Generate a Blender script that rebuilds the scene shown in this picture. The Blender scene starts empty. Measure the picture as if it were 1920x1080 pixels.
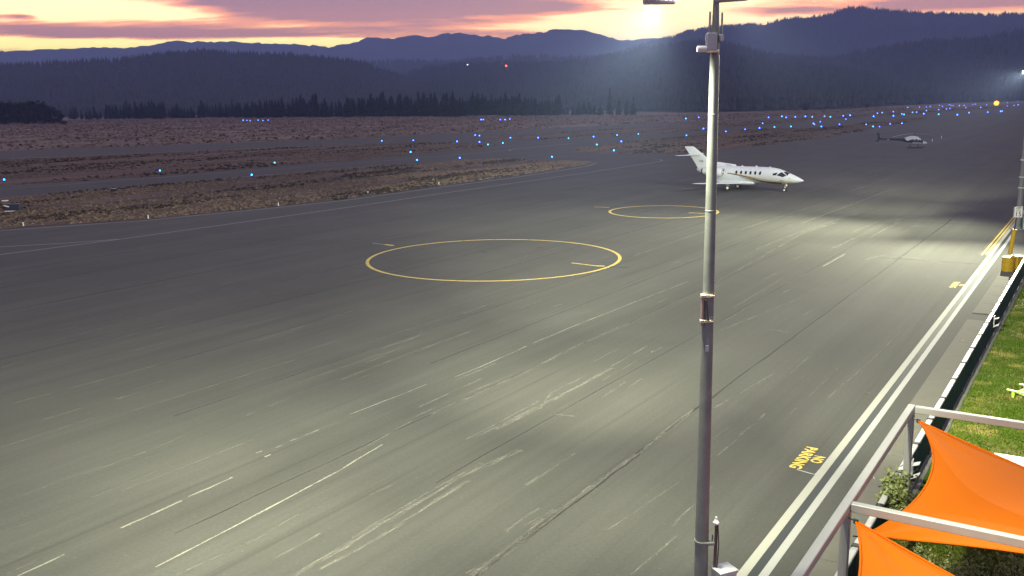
import bpy, bmesh, math, random
import numpy as np
from mathutils import Vector, Matrix

random.seed(7)
rng = np.random.default_rng(11)
sc = bpy.context.scene
C = sc.collection
PI = math.pi

# ------------------------------------------------------------------ camera
F, CAMH = 1750.0, 10.7            # focal length in photo pixels (1920 wide), camera height in metres
PITCH, ROLL = math.atan(347 / F), math.atan(0.015)
cp, sp, cr, sr = math.cos(PITCH), math.sin(PITCH), math.cos(ROLL), math.sin(ROLL)
fwd = Vector((0, cp, -sp)); up0 = Vector((0, sp, cp)); rt0 = Vector((1, 0, 0))
right = rt0 * cr - up0 * sr
upv = rt0 * sr + up0 * cr
cam = bpy.data.cameras.new("camera"); cam.sensor_width = 36; cam.lens = 36 * F / 1920
cam.clip_start = 0.3; cam.clip_end = 40000
camo = bpy.data.objects.new("camera", cam); C.objects.link(camo)
M = Matrix((right, upv, -fwd)).transposed().to_4x4(); M.translation = Vector((0, 0, CAMH))
camo.matrix_world = M
sc.camera = camo


def ray(x, y):
    dx, dy = x - 960, y - 540
    a = dx * cr - dy * sr; b = dx * sr + dy * cr
    return Vector((a, F * cp - b * sp, -b * cp - F * sp))


def G(x, y, z=0.0, dmax=1e9):
    """the point of the photo at height z, as a point of the place"""
    r = ray(x, y)
    t = (z - CAMH) / r.z
    if t < 0 or t * r.y > dmax:
        t = dmax / r.y
    return Vector((r.x * t, r.y * t, z))


# runway frame: u runs along the apron edge, v across it (towards the building)
UD = Vector((0.541, 0.841, 0)).normalized(); VD = Vector((UD.y, -UD.x, 0))
UANG = math.atan2(UD.y, UD.x)


def W(u, v, z=0.0):
    p = UD * u + VD * v
    return Vector((p.x, p.y, z))


# ------------------------------------------------------------------ world
world = bpy.data.worlds.new("World"); sc.world = world; world.use_nodes = True
SUN_AZ = math.atan2(270, 1750)
SUN_EL = math.radians(2.0)


class NT:
    def __init__(s, tree):
        s.t = tree; s.n = tree.nodes; s.l = tree.links

    def add(s, typ, **kw):
        nd = s.n.new(typ)
        for k, v in kw.items():
            setattr(nd, k, v)
        return nd

    def put(s, sock, v):
        if isinstance(v, bpy.types.NodeSocket):
            s.l.new(v, sock)
        else:
            if sock.type == 'RGBA' and len(v) == 3:
                v = (*v, 1)
            sock.default_value = v

    def math(s, op, a, b=0.0, c=None, clamp=False):
        nd = s.add('ShaderNodeMath', operation=op, use_clamp=clamp)
        s.put(nd.inputs[0], a); s.put(nd.inputs[1], b)
        if c is not None:
            s.put(nd.inputs[2], c)
        return nd.outputs[0]

    def vmath(s, op, a, b=(0, 0, 0)):
        nd = s.add('ShaderNodeVectorMath', operation=op)
        s.put(nd.inputs[0], a); s.put(nd.inputs[1], b)
        return nd.outputs['Value'] if op in ('DOT_PRODUCT', 'LENGTH') else nd.outputs[0]

    def mix(s, f, a, b, blend='MIX'):
        nd = s.add('ShaderNodeMix', data_type='RGBA', blend_type=blend)
        s.put(nd.inputs[0], f); s.put(nd.inputs[6], a); s.put(nd.inputs[7], b)
        return nd.outputs[2]

    def ramp(s, f, stops, interp='LINEAR'):
        nd = s.add('ShaderNodeValToRGB')
        cr_ = nd.color_ramp; cr_.interpolation = interp
        while len(cr_.elements) < len(stops):
            cr_.elements.new(0.5)
        for e, (p, c) in zip(cr_.elements, stops):
            e.position = p
            e.color = (c, c, c, 1) if isinstance(c, (int, float)) else (*c, 1)
        s.put(nd.inputs[0], f)
        return nd.outputs[0]

    def noise(s, vec, scale=1.0, detail=4.0, rough=0.55, dist=0.0, dim='3D'):
        nd = s.add('ShaderNodeTexNoise', noise_dimensions=dim)
        if vec is not None:
            s.put(nd.inputs['Vector'], vec)
        nd.inputs['Scale'].default_value = scale; nd.inputs['Detail'].default_value = detail
        nd.inputs['Roughness'].default_value = rough; nd.inputs['Distortion'].default_value = dist
        return nd.outputs['Fac']

    def smooth(s, v, a, b, lo=0.0, hi=1.0):
        nd = s.add('ShaderNodeMapRange', interpolation_type='SMOOTHSTEP')
        s.put(nd.inputs[0], v)
        for i, x in zip((1, 2, 3, 4), (a, b, lo, hi)):
            s.put(nd.inputs[i], x)
        return nd.outputs[0]

    def comb(s, x, y, z):
        nd = s.add('ShaderNodeCombineXYZ')
        for i, v in enumerate((x, y, z)):
            s.put(nd.inputs[i], v)
        return nd.outputs[0]

    def sep(s, v):
        nd = s.add('ShaderNodeSeparateXYZ'); s.put(nd.inputs[0], v)
        return nd.outputs


def build_world():
    t = NT(world.node_tree); t.n.clear()
    out = t.add('ShaderNodeOutputWorld'); bg = t.add('ShaderNodeBackground')
    t.l.new(bg.outputs[0], out.inputs[0])
    d = t.vmath('NORMALIZE', t.add('ShaderNodeTexCoord').outputs['Generated'])
    X, Y, Z = t.sep(d)
    el = t.math('MAXIMUM', Z, 0.0)
    az = t.math('ARCTAN2', X, Y)                                  # 0 ahead, positive to the right
    # clear dusk sky behind the clouds
    warm = t.ramp(el, [(0.0, (3.8, 2.8, .25)), (.050, (4.2, 3.5, .55)), (.075, (3.6, 2.9, 1.1)), (.115, (2.5, 1.9, 1.1)), (.16, (1.0, .74, .66)), (.26, (.50, .45, .56)), (.5, (.35, .39, .64)), (1.0, (.32, .40, .74))])
    cool = t.ramp(el, [(0.0, (.52, .50, .75)), (.15, (.58, .54, .80)), (.35, (.38, .43, .70)), (1.0, (.32, .40, .74))])
    dsun = t.math('DIVIDE', t.math('COSINE', t.math('SUBTRACT', az, SUN_AZ)), 1.0)
    side = t.smooth(dsun, -0.3, 0.75)
    base = t.mix(side, cool, warm)
    # afterglow round the place where the sun will come up
    sdir = (math.sin(SUN_AZ) * math.cos(.055), math.cos(SUN_AZ) * math.cos(.055), math.sin(.055))
    near = t.math('MAXIMUM', t.vmath('DOT_PRODUCT', d, sdir), 0.0)
    glow = t.math('POWER', near, 140.0)
    base = t.mix(t.math('MULTIPLY', glow, .9), base, (3.6, 2.9, 1.5))
    glow2 = t.math('POWER', near, 14.0)
    base = t.mix(t.math('MULTIPLY', glow2, .35), base, (1.9, 1.3, .6))
    # clouds on a flat layer overhead: they foreshorten into streaks near the horizon
    inv = t.math('DIVIDE', 1.0, t.math('ADD', el, .10))
    px, py = t.math('MULTIPLY', X, inv), t.math('MULTIPLY', Y, inv)
    p = t.comb(px, py, 3.7)
    warpn = t.noise(p, .9, 3, .5)
    p2 = t.comb(t.math('ADD', px, t.math('MULTIPLY', warpn, .9)), t.math('ADD', t.math('MULTIPLY', py, 1.25), warpn), 8.2)
    n1 = t.noise(p2, 1.15, 9, .6)
    n2 = t.noise(t.comb(t.math('MULTIPLY', px, .8), t.math('MULTIPLY', py, 3.2), 1.0), 1.6, 6, .6)
    nn = t.math('ADD', t.math('MULTIPLY', n1, .52), t.math('MULTIPLY', n2, .48))

    def blob(a0, e0, aw, ew, amt):
        q = t.math('ADD', t.math('POWER', t.math('DIVIDE', t.math('SUBTRACT', az, a0), aw), 2.0), t.math('POWER', t.math('DIVIDE', t.math('SUBTRACT', Z, e0), ew), 2.0))
        return t.math('MULTIPLY', t.math('EXPONENT', t.math('MULTIPLY', q, -1.0)), amt)
    # where this evening's cloud banks and gaps lie
    # (where in the sky, how wide, how tall, more or less cloud); directions taken from the photograph
    bias = None
    for x, y, wx, wy, amt in ((660, 14, 280, 24, .34), (930, 10, 190, 15, .20), (1100, 22, 90, 9, .12), (120, 58, 240, 11, .24), (330, 62, 180, 8, .14), (40, 31, 24, 5, .24), (290, 42, 80, 7, .14),
                              (740, 56, 240, 10, .10), (560, 66, 120, 6, .10), (900, 62, 120, 5, .08), (1800, 6, 190, 10, .30), (1480, 19, 70, 5, .14), (1240, 42, 60, 5, .16), (190, 20, 150, 19, -.46), (220, 82, 380, 8, -.32), (1230, 45, 150, 40, -.32),
                              (600, 79, 130, 7, -.22), (1000, 50, 90, 11, -.14), (1560, 29, 160, 6, -.10), (470, 44, 120, 8, -.12)):
        r_ = ray(x, y).normalized()
        q_ = blob(math.atan2(r_.x, r_.y), r_.z, wx / 1750, wy * .93 / 1750, amt)
        bias = q_ if bias is None else t.math('ADD', bias, q_)
    mask = t.smooth(t.math('ADD', nn, bias), .47, .66)
    edge = t.smooth(t.math('ADD', nn, bias), .37, .52)
    thin = t.mix(side, (.72, .55, .72), t.ramp(el, [(0, (2.2, .80, .10)), (.09, (2.45, .60, .18)), (.13, (1.6, .55, .35)), (.3, (.60, .40, .44)), (1, (.40, .41, .64))]))
    thick = t.mix(side, (.45, .40, .60), t.ramp(el, [(0, (1.0, .30, .16)), (.08, (1.02, .35, .27)), (.105, (.58, .24, .29)), (.13, (.50, .24, .32)), (.4, (.34, .30, .46)), (1, (.27, .29, .50))]))
    sky = t.mix(t.math('MULTIPLY', edge, .88), base, thin)
    sky = t.mix(mask, sky, thick)
    ns = t.add('ShaderNodeTexSky', sky_type='NISHITA')
    ns.sun_disc = False; ns.sun_elevation = SUN_EL; ns.sun_rotation = SUN_AZ; ns.altitude = 1800
    ns.air_density = 1.0; ns.dust_density = 1.2; ns.ozone_density = 2.0
    nish = t.vmath('SCALE', ns.outputs[0]); nish.node.inputs['Scale'].default_value = .05
    tot = t.vmath('ADD', sky, nish)
    t.put(bg.inputs[0], tot)
    bg.inputs[1].default_value = WORLD_STRENGTH


WORLD_STRENGTH = 1.0
build_world()

sun = bpy.data.lights.new("sun", 'SUN'); sun.energy = 0.25; sun.angle = math.radians(.5); sun.color = (1, .72, .45)
suno = bpy.data.objects.new("sun", sun); C.objects.link(suno)
sd = Vector((math.sin(SUN_AZ) * math.cos(SUN_EL), math.cos(SUN_AZ) * math.cos(SUN_EL), math.sin(SUN_EL)))
suno.rotation_euler = sd.to_track_quat('Z', 'Y').to_euler()

vs = sc.view_settings
vs.view_transform = 'Standard'; vs.look = 'None'; vs.exposure = 0; vs.gamma = 1; vs.use_curve_mapping = False
sc.cycles.max_bounces = 6; sc.cycles.diffuse_bounces = 3; sc.cycles.volume_bounces = 0
sc.cycles.transparent_max_bounces = 12
sc.cycles.use_denoising = True

# beams from the poles, extra ones without own fixture added to even the light: (start, target, power, cone degrees)
LAMP_COL = (.97, .965, .70)
POLE_A = W(13.0, -4.95) ; POLE_A = Vector((2.90, 13.5, 0))
POLE_B = Vector((41.2, 75.3, 0))
SPOTS_A = [  # (offset from the pole along the arm, aim, watts, cone, own fixture)
    ((-.78, 0.10, 12.17), (5, 90, 0), 290000, 30, False),
    ((-.78, 0.10, 12.17), (3, 48, 0), 131000, 45, True),
    ((-.78, 0.10, 12.17), (3, 70, 0), 9000, 85, False),
    ((-.78, 0.10, 12.17), (-2, 45, 0), 14600, 60, False),
    ((-.32, 0.12, 12.22), (-20, 45, 0), 50000, 50, False),
    ((-.32, 0.12, 12.22), (-6, 20, 0), 16600, 85, True),
    ((-.32, 0.12, 12.22), (-16, 24, 0), 32000, 65, False),
    ((-.32, 0.12, 12.22), (-10, 30, 0), 34000, 60, False),
    ((-.32, 0.12, 12.22), (-6, 26, 0), 5200, 110, False),
    ((-.32, 0.12, 12.22), (4, 28, 0), 20000, 60, False),
    ((.20, -.12, 12.17), (20, 40, 0), 72000, 44, True),
    ((.20, -.12, 12.17), (7.5, 25, 0), 9800, 50, False),
    ((.20, -.12, 12.17), (17, 15, 0), 8100, 80, False),
    ((-.55, -.10, 12.20), (-1, 9, 0), 5000, 90, True),
    ((-.98, .0, 12.2), (2.9, 13.5, 8.6), 3300, 72, False),  # added beam with no lamp head, brightens the upper pole shaft
]
SPOTS_B = [
    ((-.6, .1, 12.5), (21, 48, 0), 87600, 80, True),
    ((-.6, .1, 12.5), (16, 58, 0), 46000, 60, False),
    ((-.2, .2, 12.5), (5, 80, 0), 112000, 80, True),
    ((-.2, .2, 12.5), (20, 80, 0), 12000, 80, False),
    ((-.2, .2, 12.5), (24, 78, 0), 25500, 130, False),
    ((.2, .2, 12.5), (28, 118, 0), 60000, 80, True),
    ((.6, .2, 12.5), (64, 180, 0), 120000, 52, True),
]

# ------------------------------------------------------------------ helpers


def prop(o, label=None, cat=None, group=None, kind=None):
    if label: o['label'] = label
    if cat: o['category'] = cat
    if group: o['group'] = group
    if kind: o['kind'] = kind
    return o


def mobj(name, me, parent=None, loc=None):
    o = bpy.data.objects.new(name, me); C.objects.link(o)
    if parent is not None: o.parent = parent
    if loc is not None: o.location = loc
    return o


def mesh(name, verts, faces, mats, fm=None, smooth=False):
    me = bpy.data.meshes.new(name)
    me.from_pydata([tuple(v) for v in verts], [], [tuple(f) for f in faces])
    for m in (mats if isinstance(mats, (list, tuple)) else [mats]):
        me.materials.append(m)
    if fm is not None:
        me.polygons.foreach_set('material_index', np.array(fm, dtype=np.int32))
    if smooth:
        me.polygons.foreach_set('use_smooth', np.ones(len(me.polygons), dtype=bool))
    me.update()
    return me


def thing(name, label, cat, loc=(0, 0, 0), rz=0.0, group=None):
    o = bpy.data.objects.new(name, None); C.objects.link(o)
    o.empty_display_size = .3
    o.location = loc; o.rotation_euler = (0, 0, rz)
    return prop(o, label, cat, group)


class B:
    """collects shapes, then links them as one mesh object"""
    def __init__(s): s.v = []; s.f = []; s.m = []

    def raw(s, vs_, fs, mi=0):
        k = len(s.v); s.v += [Vector(v) for v in vs_]
        for f in fs:
            s.f.append(tuple(i + k for i in f)); s.m.append(mi)
        return s

    def box(s, c, d, rot=None, bev=0.0, mi=0):
        x, y, z = (q / 2 for q in d)
        if bev > 0:
            b = min(bev, x * .9, y * .9, z * .9)
            pts = []
            for sz, zz in ((-1, -z), (-1, -z + b), (1, z - b), (1, z)):
                ix = x - (b if abs(zz) == z else 0); iy = y - (b if abs(zz) == z else 0)
                pts += [(ix, iy - b, zz), (ix - b, iy, zz), (-ix + b, iy, zz), (-ix, iy - b, zz), (-ix, -iy + b, zz), (-ix + b, -iy, zz), (ix - b, -iy, zz), (ix, -iy + b, zz)]
            fs = [tuple(range(7, -1, -1)), tuple(range(24, 32))]
            for r in range(3):
                for i in range(8):
                    fs.append((r * 8 + i, r * 8 + (i + 1) % 8, r * 8 + 8 + (i + 1) % 8, r * 8 + 8 + i))
        else:
            pts = [(-x, -y, -z), (x, -y, -z), (x, y, -z), (-x, y, -z), (-x, -y, z), (x, -y, z), (x, y, z), (-x, y, z)]
            fs = [(3, 2, 1, 0), (4, 5, 6, 7), (0, 1, 5, 4), (1, 2, 6, 5), (2, 3, 7, 6), (3, 0, 4, 7)]
        pts = [Vector(p) for p in pts]
        if rot is not None:
            pts = [rot @ p for p in pts]
        return s.raw([p + Vector(c) for p in pts], fs, mi)

    def tube(s, pts, rad, n=8, caps=True, mi=0):
        pts = [Vector(p) for p in pts]
        if not isinstance(rad, (list, tuple)): rad = [rad] * len(pts)
        rings = []; ref = None
        for i, p in enumerate(pts):
            t = (pts[min(i + 1, len(pts) - 1)] - pts[max(i - 1, 0)]).normalized()
            if ref is None:
                ref = Vector((1, 0, 0)) if abs(t.x) < .8 else Vector((0, 1, 0))
            a = (ref - t * ref.dot(t)).normalized(); b = t.cross(a); ref = a
            rings.append([p + (a * math.cos(q) + b * math.sin(q)) * rad[i] for q in (2 * PI * k / n for k in range(n))])
        vs_ = [v for r in rings for v in r]
        fs = []
        for i in range(len(rings) - 1):
            for k in range(n):
                fs.append((i * n + k, i * n + (k + 1) % n, (i + 1) * n + (k + 1) % n, (i + 1) * n + k))
        if caps:
            fs.append(tuple(range(n - 1, -1, -1))); fs.append(tuple(range((len(rings) - 1) * n, len(rings) * n)))
        return s.raw(vs_, fs, mi)

    def lathe(s, prof, c=(0, 0, 0), n=16, rot=None, mi=0):
        c = Vector(c); vs_ = []
        for r, z in prof:
            for k in range(n):
                q = 2 * PI * k / n
                p = Vector((r * math.cos(q), r * math.sin(q), z))
                vs_.append(c + (rot @ p if rot is not None else p))
        fs = []
        for i in range(len(prof) - 1):
            for k in range(n):
                fs.append((i * n + k, i * n + (k + 1) % n, (i + 1) * n + (k + 1) % n, (i + 1) * n + k))
        fs.append(tuple(range(n - 1, -1, -1))); fs.append(tuple(range((len(prof) - 1) * n, len(prof) * n)))
        return s.raw(vs_, fs, mi)

    def loft(s, rings, caps=True, mi=0):
        n = len(rings[0]); vs_ = [v for r in rings for v in r]; fs = []
        for i in range(len(rings) - 1):
            for k in range(n):
                fs.append((i * n + k, i * n + (k + 1) % n, (i + 1) * n + (k + 1) % n, (i + 1) * n + k))
        if caps:
            fs.append(tuple(range(n - 1, -1, -1))); fs.append(tuple(range((len(rings) - 1) * n, len(rings) * n)))
        return s.raw(vs_, fs, mi)

    def done(s, name, mat, parent=None, smooth=False, loc=None, recalc=True):
        me = mesh(name, s.v, s.f, mat, s.m, False)
        if recalc:
            bm = bmesh.new(); bm.from_mesh(me)
            bmesh.ops.recalc_face_normals(bm, faces=bm.faces)
            bm.to_mesh(me); bm.free()
        if smooth:
            me.polygons.foreach_set('use_smooth', np.ones(len(me.polygons), dtype=bool))
            try:
                me.set_sharp_from_angle(angle=math.radians(38))
            except Exception:
                pass
        return mobj(name, me, parent, loc)


def copy_tree(o, parent=None):
    c = o.copy(); C.objects.link(c)
    if parent is not None: c.parent = parent
    for ch in list(o.children):
        if ch.type in ('MESH', 'EMPTY'):
            copy_tree(ch, c)
    return c


# ------------------------------------------------------------------ materials
MATS = {}


def mat(name, col, rough=.6, metal=0.0, var=.12, vscale=8.0, bump=0.0, spec=.4, emit=None, estr=0.0):
    if name in MATS: return MATS[name]
    m = bpy.data.materials.new(name); m.use_nodes = True
    t = NT(m.node_tree); bs = t.n['Principled BSDF']
    oc = t.add('ShaderNodeTexCoord').outputs['Object']
    if var > 0:
        n = t.noise(oc, vscale, 5, .6)
        k = t.math('ADD', t.math('MULTIPLY', n, var * 2), 1 - var)
        c = t.vmath('SCALE', (*col,)[:3]); c.node.inputs[0].default_value = col[:3]
        t.put(c.node.inputs['Scale'], k)
        t.put(bs.inputs['Base Color'], c)
        t.put(bs.inputs['Roughness'], t.math('ADD', t.math('MULTIPLY', n, .2), rough - .1, clamp=True))
        if bump > 0:
            bp = t.add('ShaderNodeBump'); bp.inputs['Strength'].default_value = bump; bp.inputs['Distance'].default_value = .02
            t.put(bp.inputs['Height'], n); t.l.new(bp.outputs[0], bs.inputs['Normal'])
    else:
        bs.inputs['Base Color'].default_value = (*col[:3], 1); bs.inputs['Roughness'].default_value = rough
    bs.inputs['Metallic'].default_value = metal
    bs.inputs['Specular IOR Level'].default_value = spec
    if emit:
        bs.inputs['Emission Color'].default_value = (*emit, 1); bs.inputs['Emission Strength'].default_value = estr
        m.cycles.emission_sampling = 'NONE'
    MATS[name] = m
    return m


def ucoord(t, uoff=0.0):
    """object coordinates turned so that x runs along the apron"""
    mp = t.add('ShaderNodeMapping'); mp.vector_type = 'POINT'
    t.l.new(t.add('ShaderNodeTexCoord').outputs['Object'], mp.inputs['Vector'])
    mp.inputs['Rotation'].default_value = (0, 0, -UANG)
    return mp.outputs[0]


def asphalt_mat(name, lo, hi, streak=1.0):
    m = bpy.data.materials.new(name); m.use_nodes = True
    t = NT(m.node_tree); bs = t.n['Principled BSDF']
    uv = ucoord(t); u, v, z = t.sep(uv)
    grain = t.noise(uv, 9.0, 6, .75)
    fine = t.noise(uv, 38.0, 3, .7)
    patch = t.noise(uv, .12, 4, .55, .6)
    lanes = t.noise(t.comb(t.math('MULTIPLY', u, .006), t.math('MULTIPLY', v, .42), 2.0), 1.0, 3, .6)
    st = t.noise(t.comb(t.math('MULTIPLY', u, .05), t.math('MULTIPLY', v, 2.6), 5.0), 1.0, 6, .65)
    st2 = t.noise(t.comb(t.math('MULTIPLY', u, .12), t.math('MULTIPLY', v, 7.0), 9.0), 1.0, 4, .6)
    k = t.math('ADD', t.math('MULTIPLY', grain, .46), t.math('MULTIPLY', fine, .36))
    k = t.math('ADD', k, t.math('MULTIPLY', patch, .34))
    k = t.math('ADD', k, t.math('MULTIPLY', lanes, .42 * streak))
    k = t.math('ADD', k, t.math('MULTIPLY', st, .30 * streak))
    k = t.math('MULTIPLY', k, 1.0 / (1.16 + .72 * streak))
    col = t.ramp(k, [(.34, lo), (.51, tuple((a + b) / 2 for a, b in zip(lo, hi))), (.65, hi)])
    pale = t.math('MULTIPLY', t.smooth(st2, .66, .80), .30 * streak)
    col = t.mix(pale, col, tuple(min(1, c * 1.9) for c in hi))
    dark = t.math('MULTIPLY', t.smooth(t.noise(t.comb(t.math('MULTIPLY', u, .03), t.math('MULTIPLY', v, 1.5), 15.0), 1.0, 5, .65), .58, .74), .45)
    col = t.mix(dark, col, tuple(c * .62 for c in lo))
    # oil and rubber spots
    spots = t.math('MULTIPLY', t.smooth(t.noise(uv, .75, 5, .6), .70, .82), .5)
    col = t.mix(spots, col, tuple(c * .5 for c in lo))
    # pale aggregate flecks
    vo = t.add('ShaderNodeTexVoronoi'); t.put(vo.inputs['Vector'], uv); vo.inputs['Scale'].default_value = 2.3
    fl = t.math('MULTIPLY', t.smooth(vo.outputs['Distance'], .10, .03), .15)
    col = t.mix(fl, col, (.24, .24, .21))
    t.put(bs.inputs['Base Color'], col)
    bs.inputs['Roughness'].default_value = .9; bs.inputs['Specular IOR Level'].default_value = .18
    bp = t.add('ShaderNodeBump'); bp.inputs['Strength'].default_value = .25; bp.inputs['Distance'].default_value = .01
    t.put(bp.inputs['Height'], t.math('ADD', fine, t.math('MULTIPLY', grain, .6))); t.l.new(bp.outputs[0], bs.inputs['Normal'])
    return m


def paint_mat(name, col, wear=.45, holes=True, scale=3.0):
    """road paint, worn through in flakes so that the asphalt shows"""
    m = bpy.data.materials.new(name); m.use_nodes = True
    t = NT(m.node_tree); bs = t.n['Principled BSDF']
    uv = ucoord(t)
    n = t.noise(uv, scale, 8, .7); n2 = t.noise(uv, scale * 6, 4, .7)
    c = t.mix(t.math('MULTIPLY', n2, .35), col, tuple(x * .62 for x in col))
    t.put(bs.inputs['Base Color'], c); bs.inputs['Roughness'].default_value = .75; bs.inputs['Specular IOR Level'].default_value = .2
    if holes:
        a = t.smooth(t.math('ADD', t.math('MULTIPLY', n, .6), t.math('MULTIPLY', n2, .4)), wear - .06, wear + .05)
        t.put(bs.inputs['Alpha'], t.math('MAXIMUM', a, .0))
    return m


def scrape_mat(name, col, lo=.42, hi=.64, amax=.72):
    m = bpy.data.materials.new(name); m.use_nodes = True
    t = NT(m.node_tree); bs = t.n['Principled BSDF']
    uv = ucoord(t); u, v, z = t.sep(uv)
    n = t.noise(t.comb(t.math('MULTIPLY', u, .9), t.math('MULTIPLY', v, 9.0), 0.0), 1.0, 7, .7)
    n2 = t.noise(uv, 12.0, 4, .7)
    bs.inputs['Base Color'].default_value = (*col, 1); bs.inputs['Roughness'].default_value = .9
    a = t.smooth(t.math('ADD', t.math('MULTIPLY', n, .6), t.math('MULTIPLY', n2, .4)), lo, hi)
    t.put(bs.inputs['Alpha'], t.math('MULTIPLY', a, amax))
    return m


def field_mat(name, c_dark, c_mid, c_light, sc_=.06, stretch=3.0):
    m = bpy.data.materials.new(name); m.use_nodes = True
    t = NT(m.node_tree); bs = t.n['Principled BSDF']
    uv = ucoord(t); u, v, z = t.sep(uv)
    q = t.comb(t.math('DIVIDE', u, stretch), v, t.math('MULTIPLY', z, .3))
    a = t.noise(q, sc_, 8, .62, .5); b = t.noise(q, sc_ * 7, 5, .65); c = t.noise(uv, 1.4, 4, .7)
    k = t.math('ADD', t.math('ADD', t.math('MULTIPLY', a, .50), t.math('MULTIPLY', b, .34)), t.math('MULTIPLY', c, .22))
    col = t.ramp(k, [(.40, c_dark), (.50, c_mid), (.64, c_light)])
    t.put(bs.inputs['Base Color'], col); bs.inputs['Roughness'].default_value = .95; bs.inputs['Specular IOR Level'].default_value = .1
    bp = t.add('ShaderNodeBump'); bp.inputs['Strength'].default_value = .5; bp.inputs['Distance'].default_value = .3
    t.put(bp.inputs['Height'], t.math('ADD', b, c)); t.l.new(bp.outputs[0], bs.inputs['Normal'])
    return m


def foliage_mat(name, c0, c1, scale=2.0, lawn=False):
    m = bpy.data.materials.new(name); m.use_nodes = True
    t = NT(m.node_tree); bs = t.n['Principled BSDF']
    oc = t.add('ShaderNodeTexCoord').outputs['Object']
    n = t.noise(oc, scale, 4, .7)
    geo = t.add('ShaderNodeNewGeometry').outputs['Random Per Island']
    patchy = t.noise(oc, scale * .45, 3, .6)
    info = t.add('ShaderNodeObjectInfo').outputs['Random']
    k = t.math('ADD', t.math('ADD', t.math('MULTIPLY', n, .4), t.math('MULTIPLY', geo, .4)), t.math('MULTIPLY', info, .2))
    if lawn: k = t.math('ADD', t.math('MULTIPLY', t.smooth(patchy, .44, .74), .62), t.math('MULTIPLY', geo, .34))
    t.put(bs.inputs['Base Color'], t.ramp(k, [(.2, c0), (.75, c1)]))
    bs.inputs['Roughness'].default_value = .8; bs.inputs['Specular IOR Level'].default_value = .12
    bs.inputs['Transmission Weight'].default_value = 0.0
    return m


ASPH = asphalt_mat("apron_asphalt", (.047, .048, .043), (.104, .106, .093))
ASPH2 = asphalt_mat("runway_asphalt", (.07, .068, .07), (.12, .118, .12), .7)
WHITE_P = paint_mat("white_paint", (.40, .41, .38), .36)
CREAM_P = paint_mat("cream_paint", (.39, .395, .335), .35)
YELL_P = paint_mat("yellow_paint", (.60, .47, .13), .41)
YELL_FAINT = paint_mat("faded_yellow_paint", (.24, .20, .11), .52)
FAINT_P = paint_mat("faded_white_paint", (.27, .26, .25), .40)
BLACK_P = paint_mat("black_paint", (.045, .052, .055), .30)
ORNG_P = paint_mat("orange_marking_paint", (.36, .15, .07), .55, scale=7)
SCR = scrape_mat("pale_scrape", (.22, .215, .18))
SCR_B = scrape_mat("bright_scrape", (.27, .265, .215), .32, .56, .85)
SCR_D = scrape_mat("dark_joint", (.03, .03, .032), .30, .55, .75)
FIELD = field_mat("dry_field", (.070, .054, .043), (.150, .113, .086), (.24, .185, .14))
FIELD2 = field_mat("dry_strip", (.042, .034, .027), (.102, .075, .056), (.18, .134, .098), .08, 5.0)
CONC = mat("walk_concrete", (.155, .152, .125), .9, var=.22, vscale=1.6, bump=.15, spec=.15)
PATIO = mat("patio_concrete", (.15, .14, .12), .9, var=.2, vscale=2.0, spec=.15)
LAWN = field_mat("lawn_turf", (.050, .095, .008), (.10, .150, .014), (.26, .21, .07), .28, 1.6)
STEEL = mat("galvanised_steel", (.22, .235, .215), .55, .25, var=.3, vscale=5)
HEADM = mat("lamp_housing", (.46, .44, .50), .5, .3, var=.2)
STEEL_D = mat("dark_steel", (.06, .06, .062), .6, .3, var=.2)
FRAME = mat("grey_frame_paint", (.37, .385, .36), .5, .2, var=.1, vscale=3)
WHT = mat("white_plastic", (.78, .78, .74), .4, var=.05)
PINK = mat("weathered_pipe", (.30, .22, .20), .6, .2)
BRASS = mat("bright_clamp", (.75, .68, .50), .35, .6)
ORANGE = mat("orange_sail", (.70, .165, .008), .85, var=.05, vscale=1.2, spec=.05)
FENCE_G = mat("green_windscreen", (.012, .042, .028), .9, var=.35, vscale=4, bump=.2, spec=.1)
FENCE_B = mat("fence_metal", (.03, .032, .032), .6, .3)
YEL = mat("safety_yellow", (.45, .29, .006), .5, var=.12, vscale=6)
JETW = mat("jet_white_paint", (.58, .63, .65), .28, var=.03, vscale=2, spec=.5)
GLASS = mat("dark_glass", (.012, .013, .016), .12, var=0, spec=.6)
GOLD = mat("gold_stripe", (.55, .40, .12), .4, var=0)
DARKST = mat("dark_stripe", (.05, .055, .04), .4, var=0)
RUBBER = mat("tyre_rubber", (.02, .02, .02), .9, var=0)
CHROME = mat("bright_metal", (.75, .75, .74), .25, .85, var=0)
HELI_D = mat("heli_dark_paint", (.014, .015, .020), .45, var=0, spec=.15)
HELI_W = mat("heli_silver_paint", (.66, .70, .70), .35, var=.03)
BLADE = mat("rotor_blade_grey", (.30, .28, .31), .5, var=.05)
LIME = mat("lime_plastic", (.42, .80, .07), .45, var=.04)
TABLEW = mat("white_table_top", (.82, .81, .76), .5, var=.04)
INK = mat("grey_ink", (.22, .23, .22), .7, var=0)
SIGNB = mat("black_lettering", (.02, .02, .02), .6, var=0)
TRUNK = mat("bark", (.06, .045, .035), .9, var=.2)
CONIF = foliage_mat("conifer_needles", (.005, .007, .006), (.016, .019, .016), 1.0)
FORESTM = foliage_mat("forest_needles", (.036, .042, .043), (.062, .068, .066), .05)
BROADL = foliage_mat("dark_leaves", (.008, .010, .007), (.024, .025, .017), 1.0)
SHRUBM = foliage_mat("shrub_leaves", (.10, .15, .035), (.46, .48, .21), 6.0)
DRYSH = foliage_mat("dry_brush", (.030, .026, .022), (.095, .070, .056), 1.0)
TUFT = foliage_mat("dry_grass_blades", (.10, .077, .058), (.29, .215, .16), .3)
BLADEG = foliage_mat("lawn_blades", (.055, .115, .006), (.29, .25, .075), 1.5, True)
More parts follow.
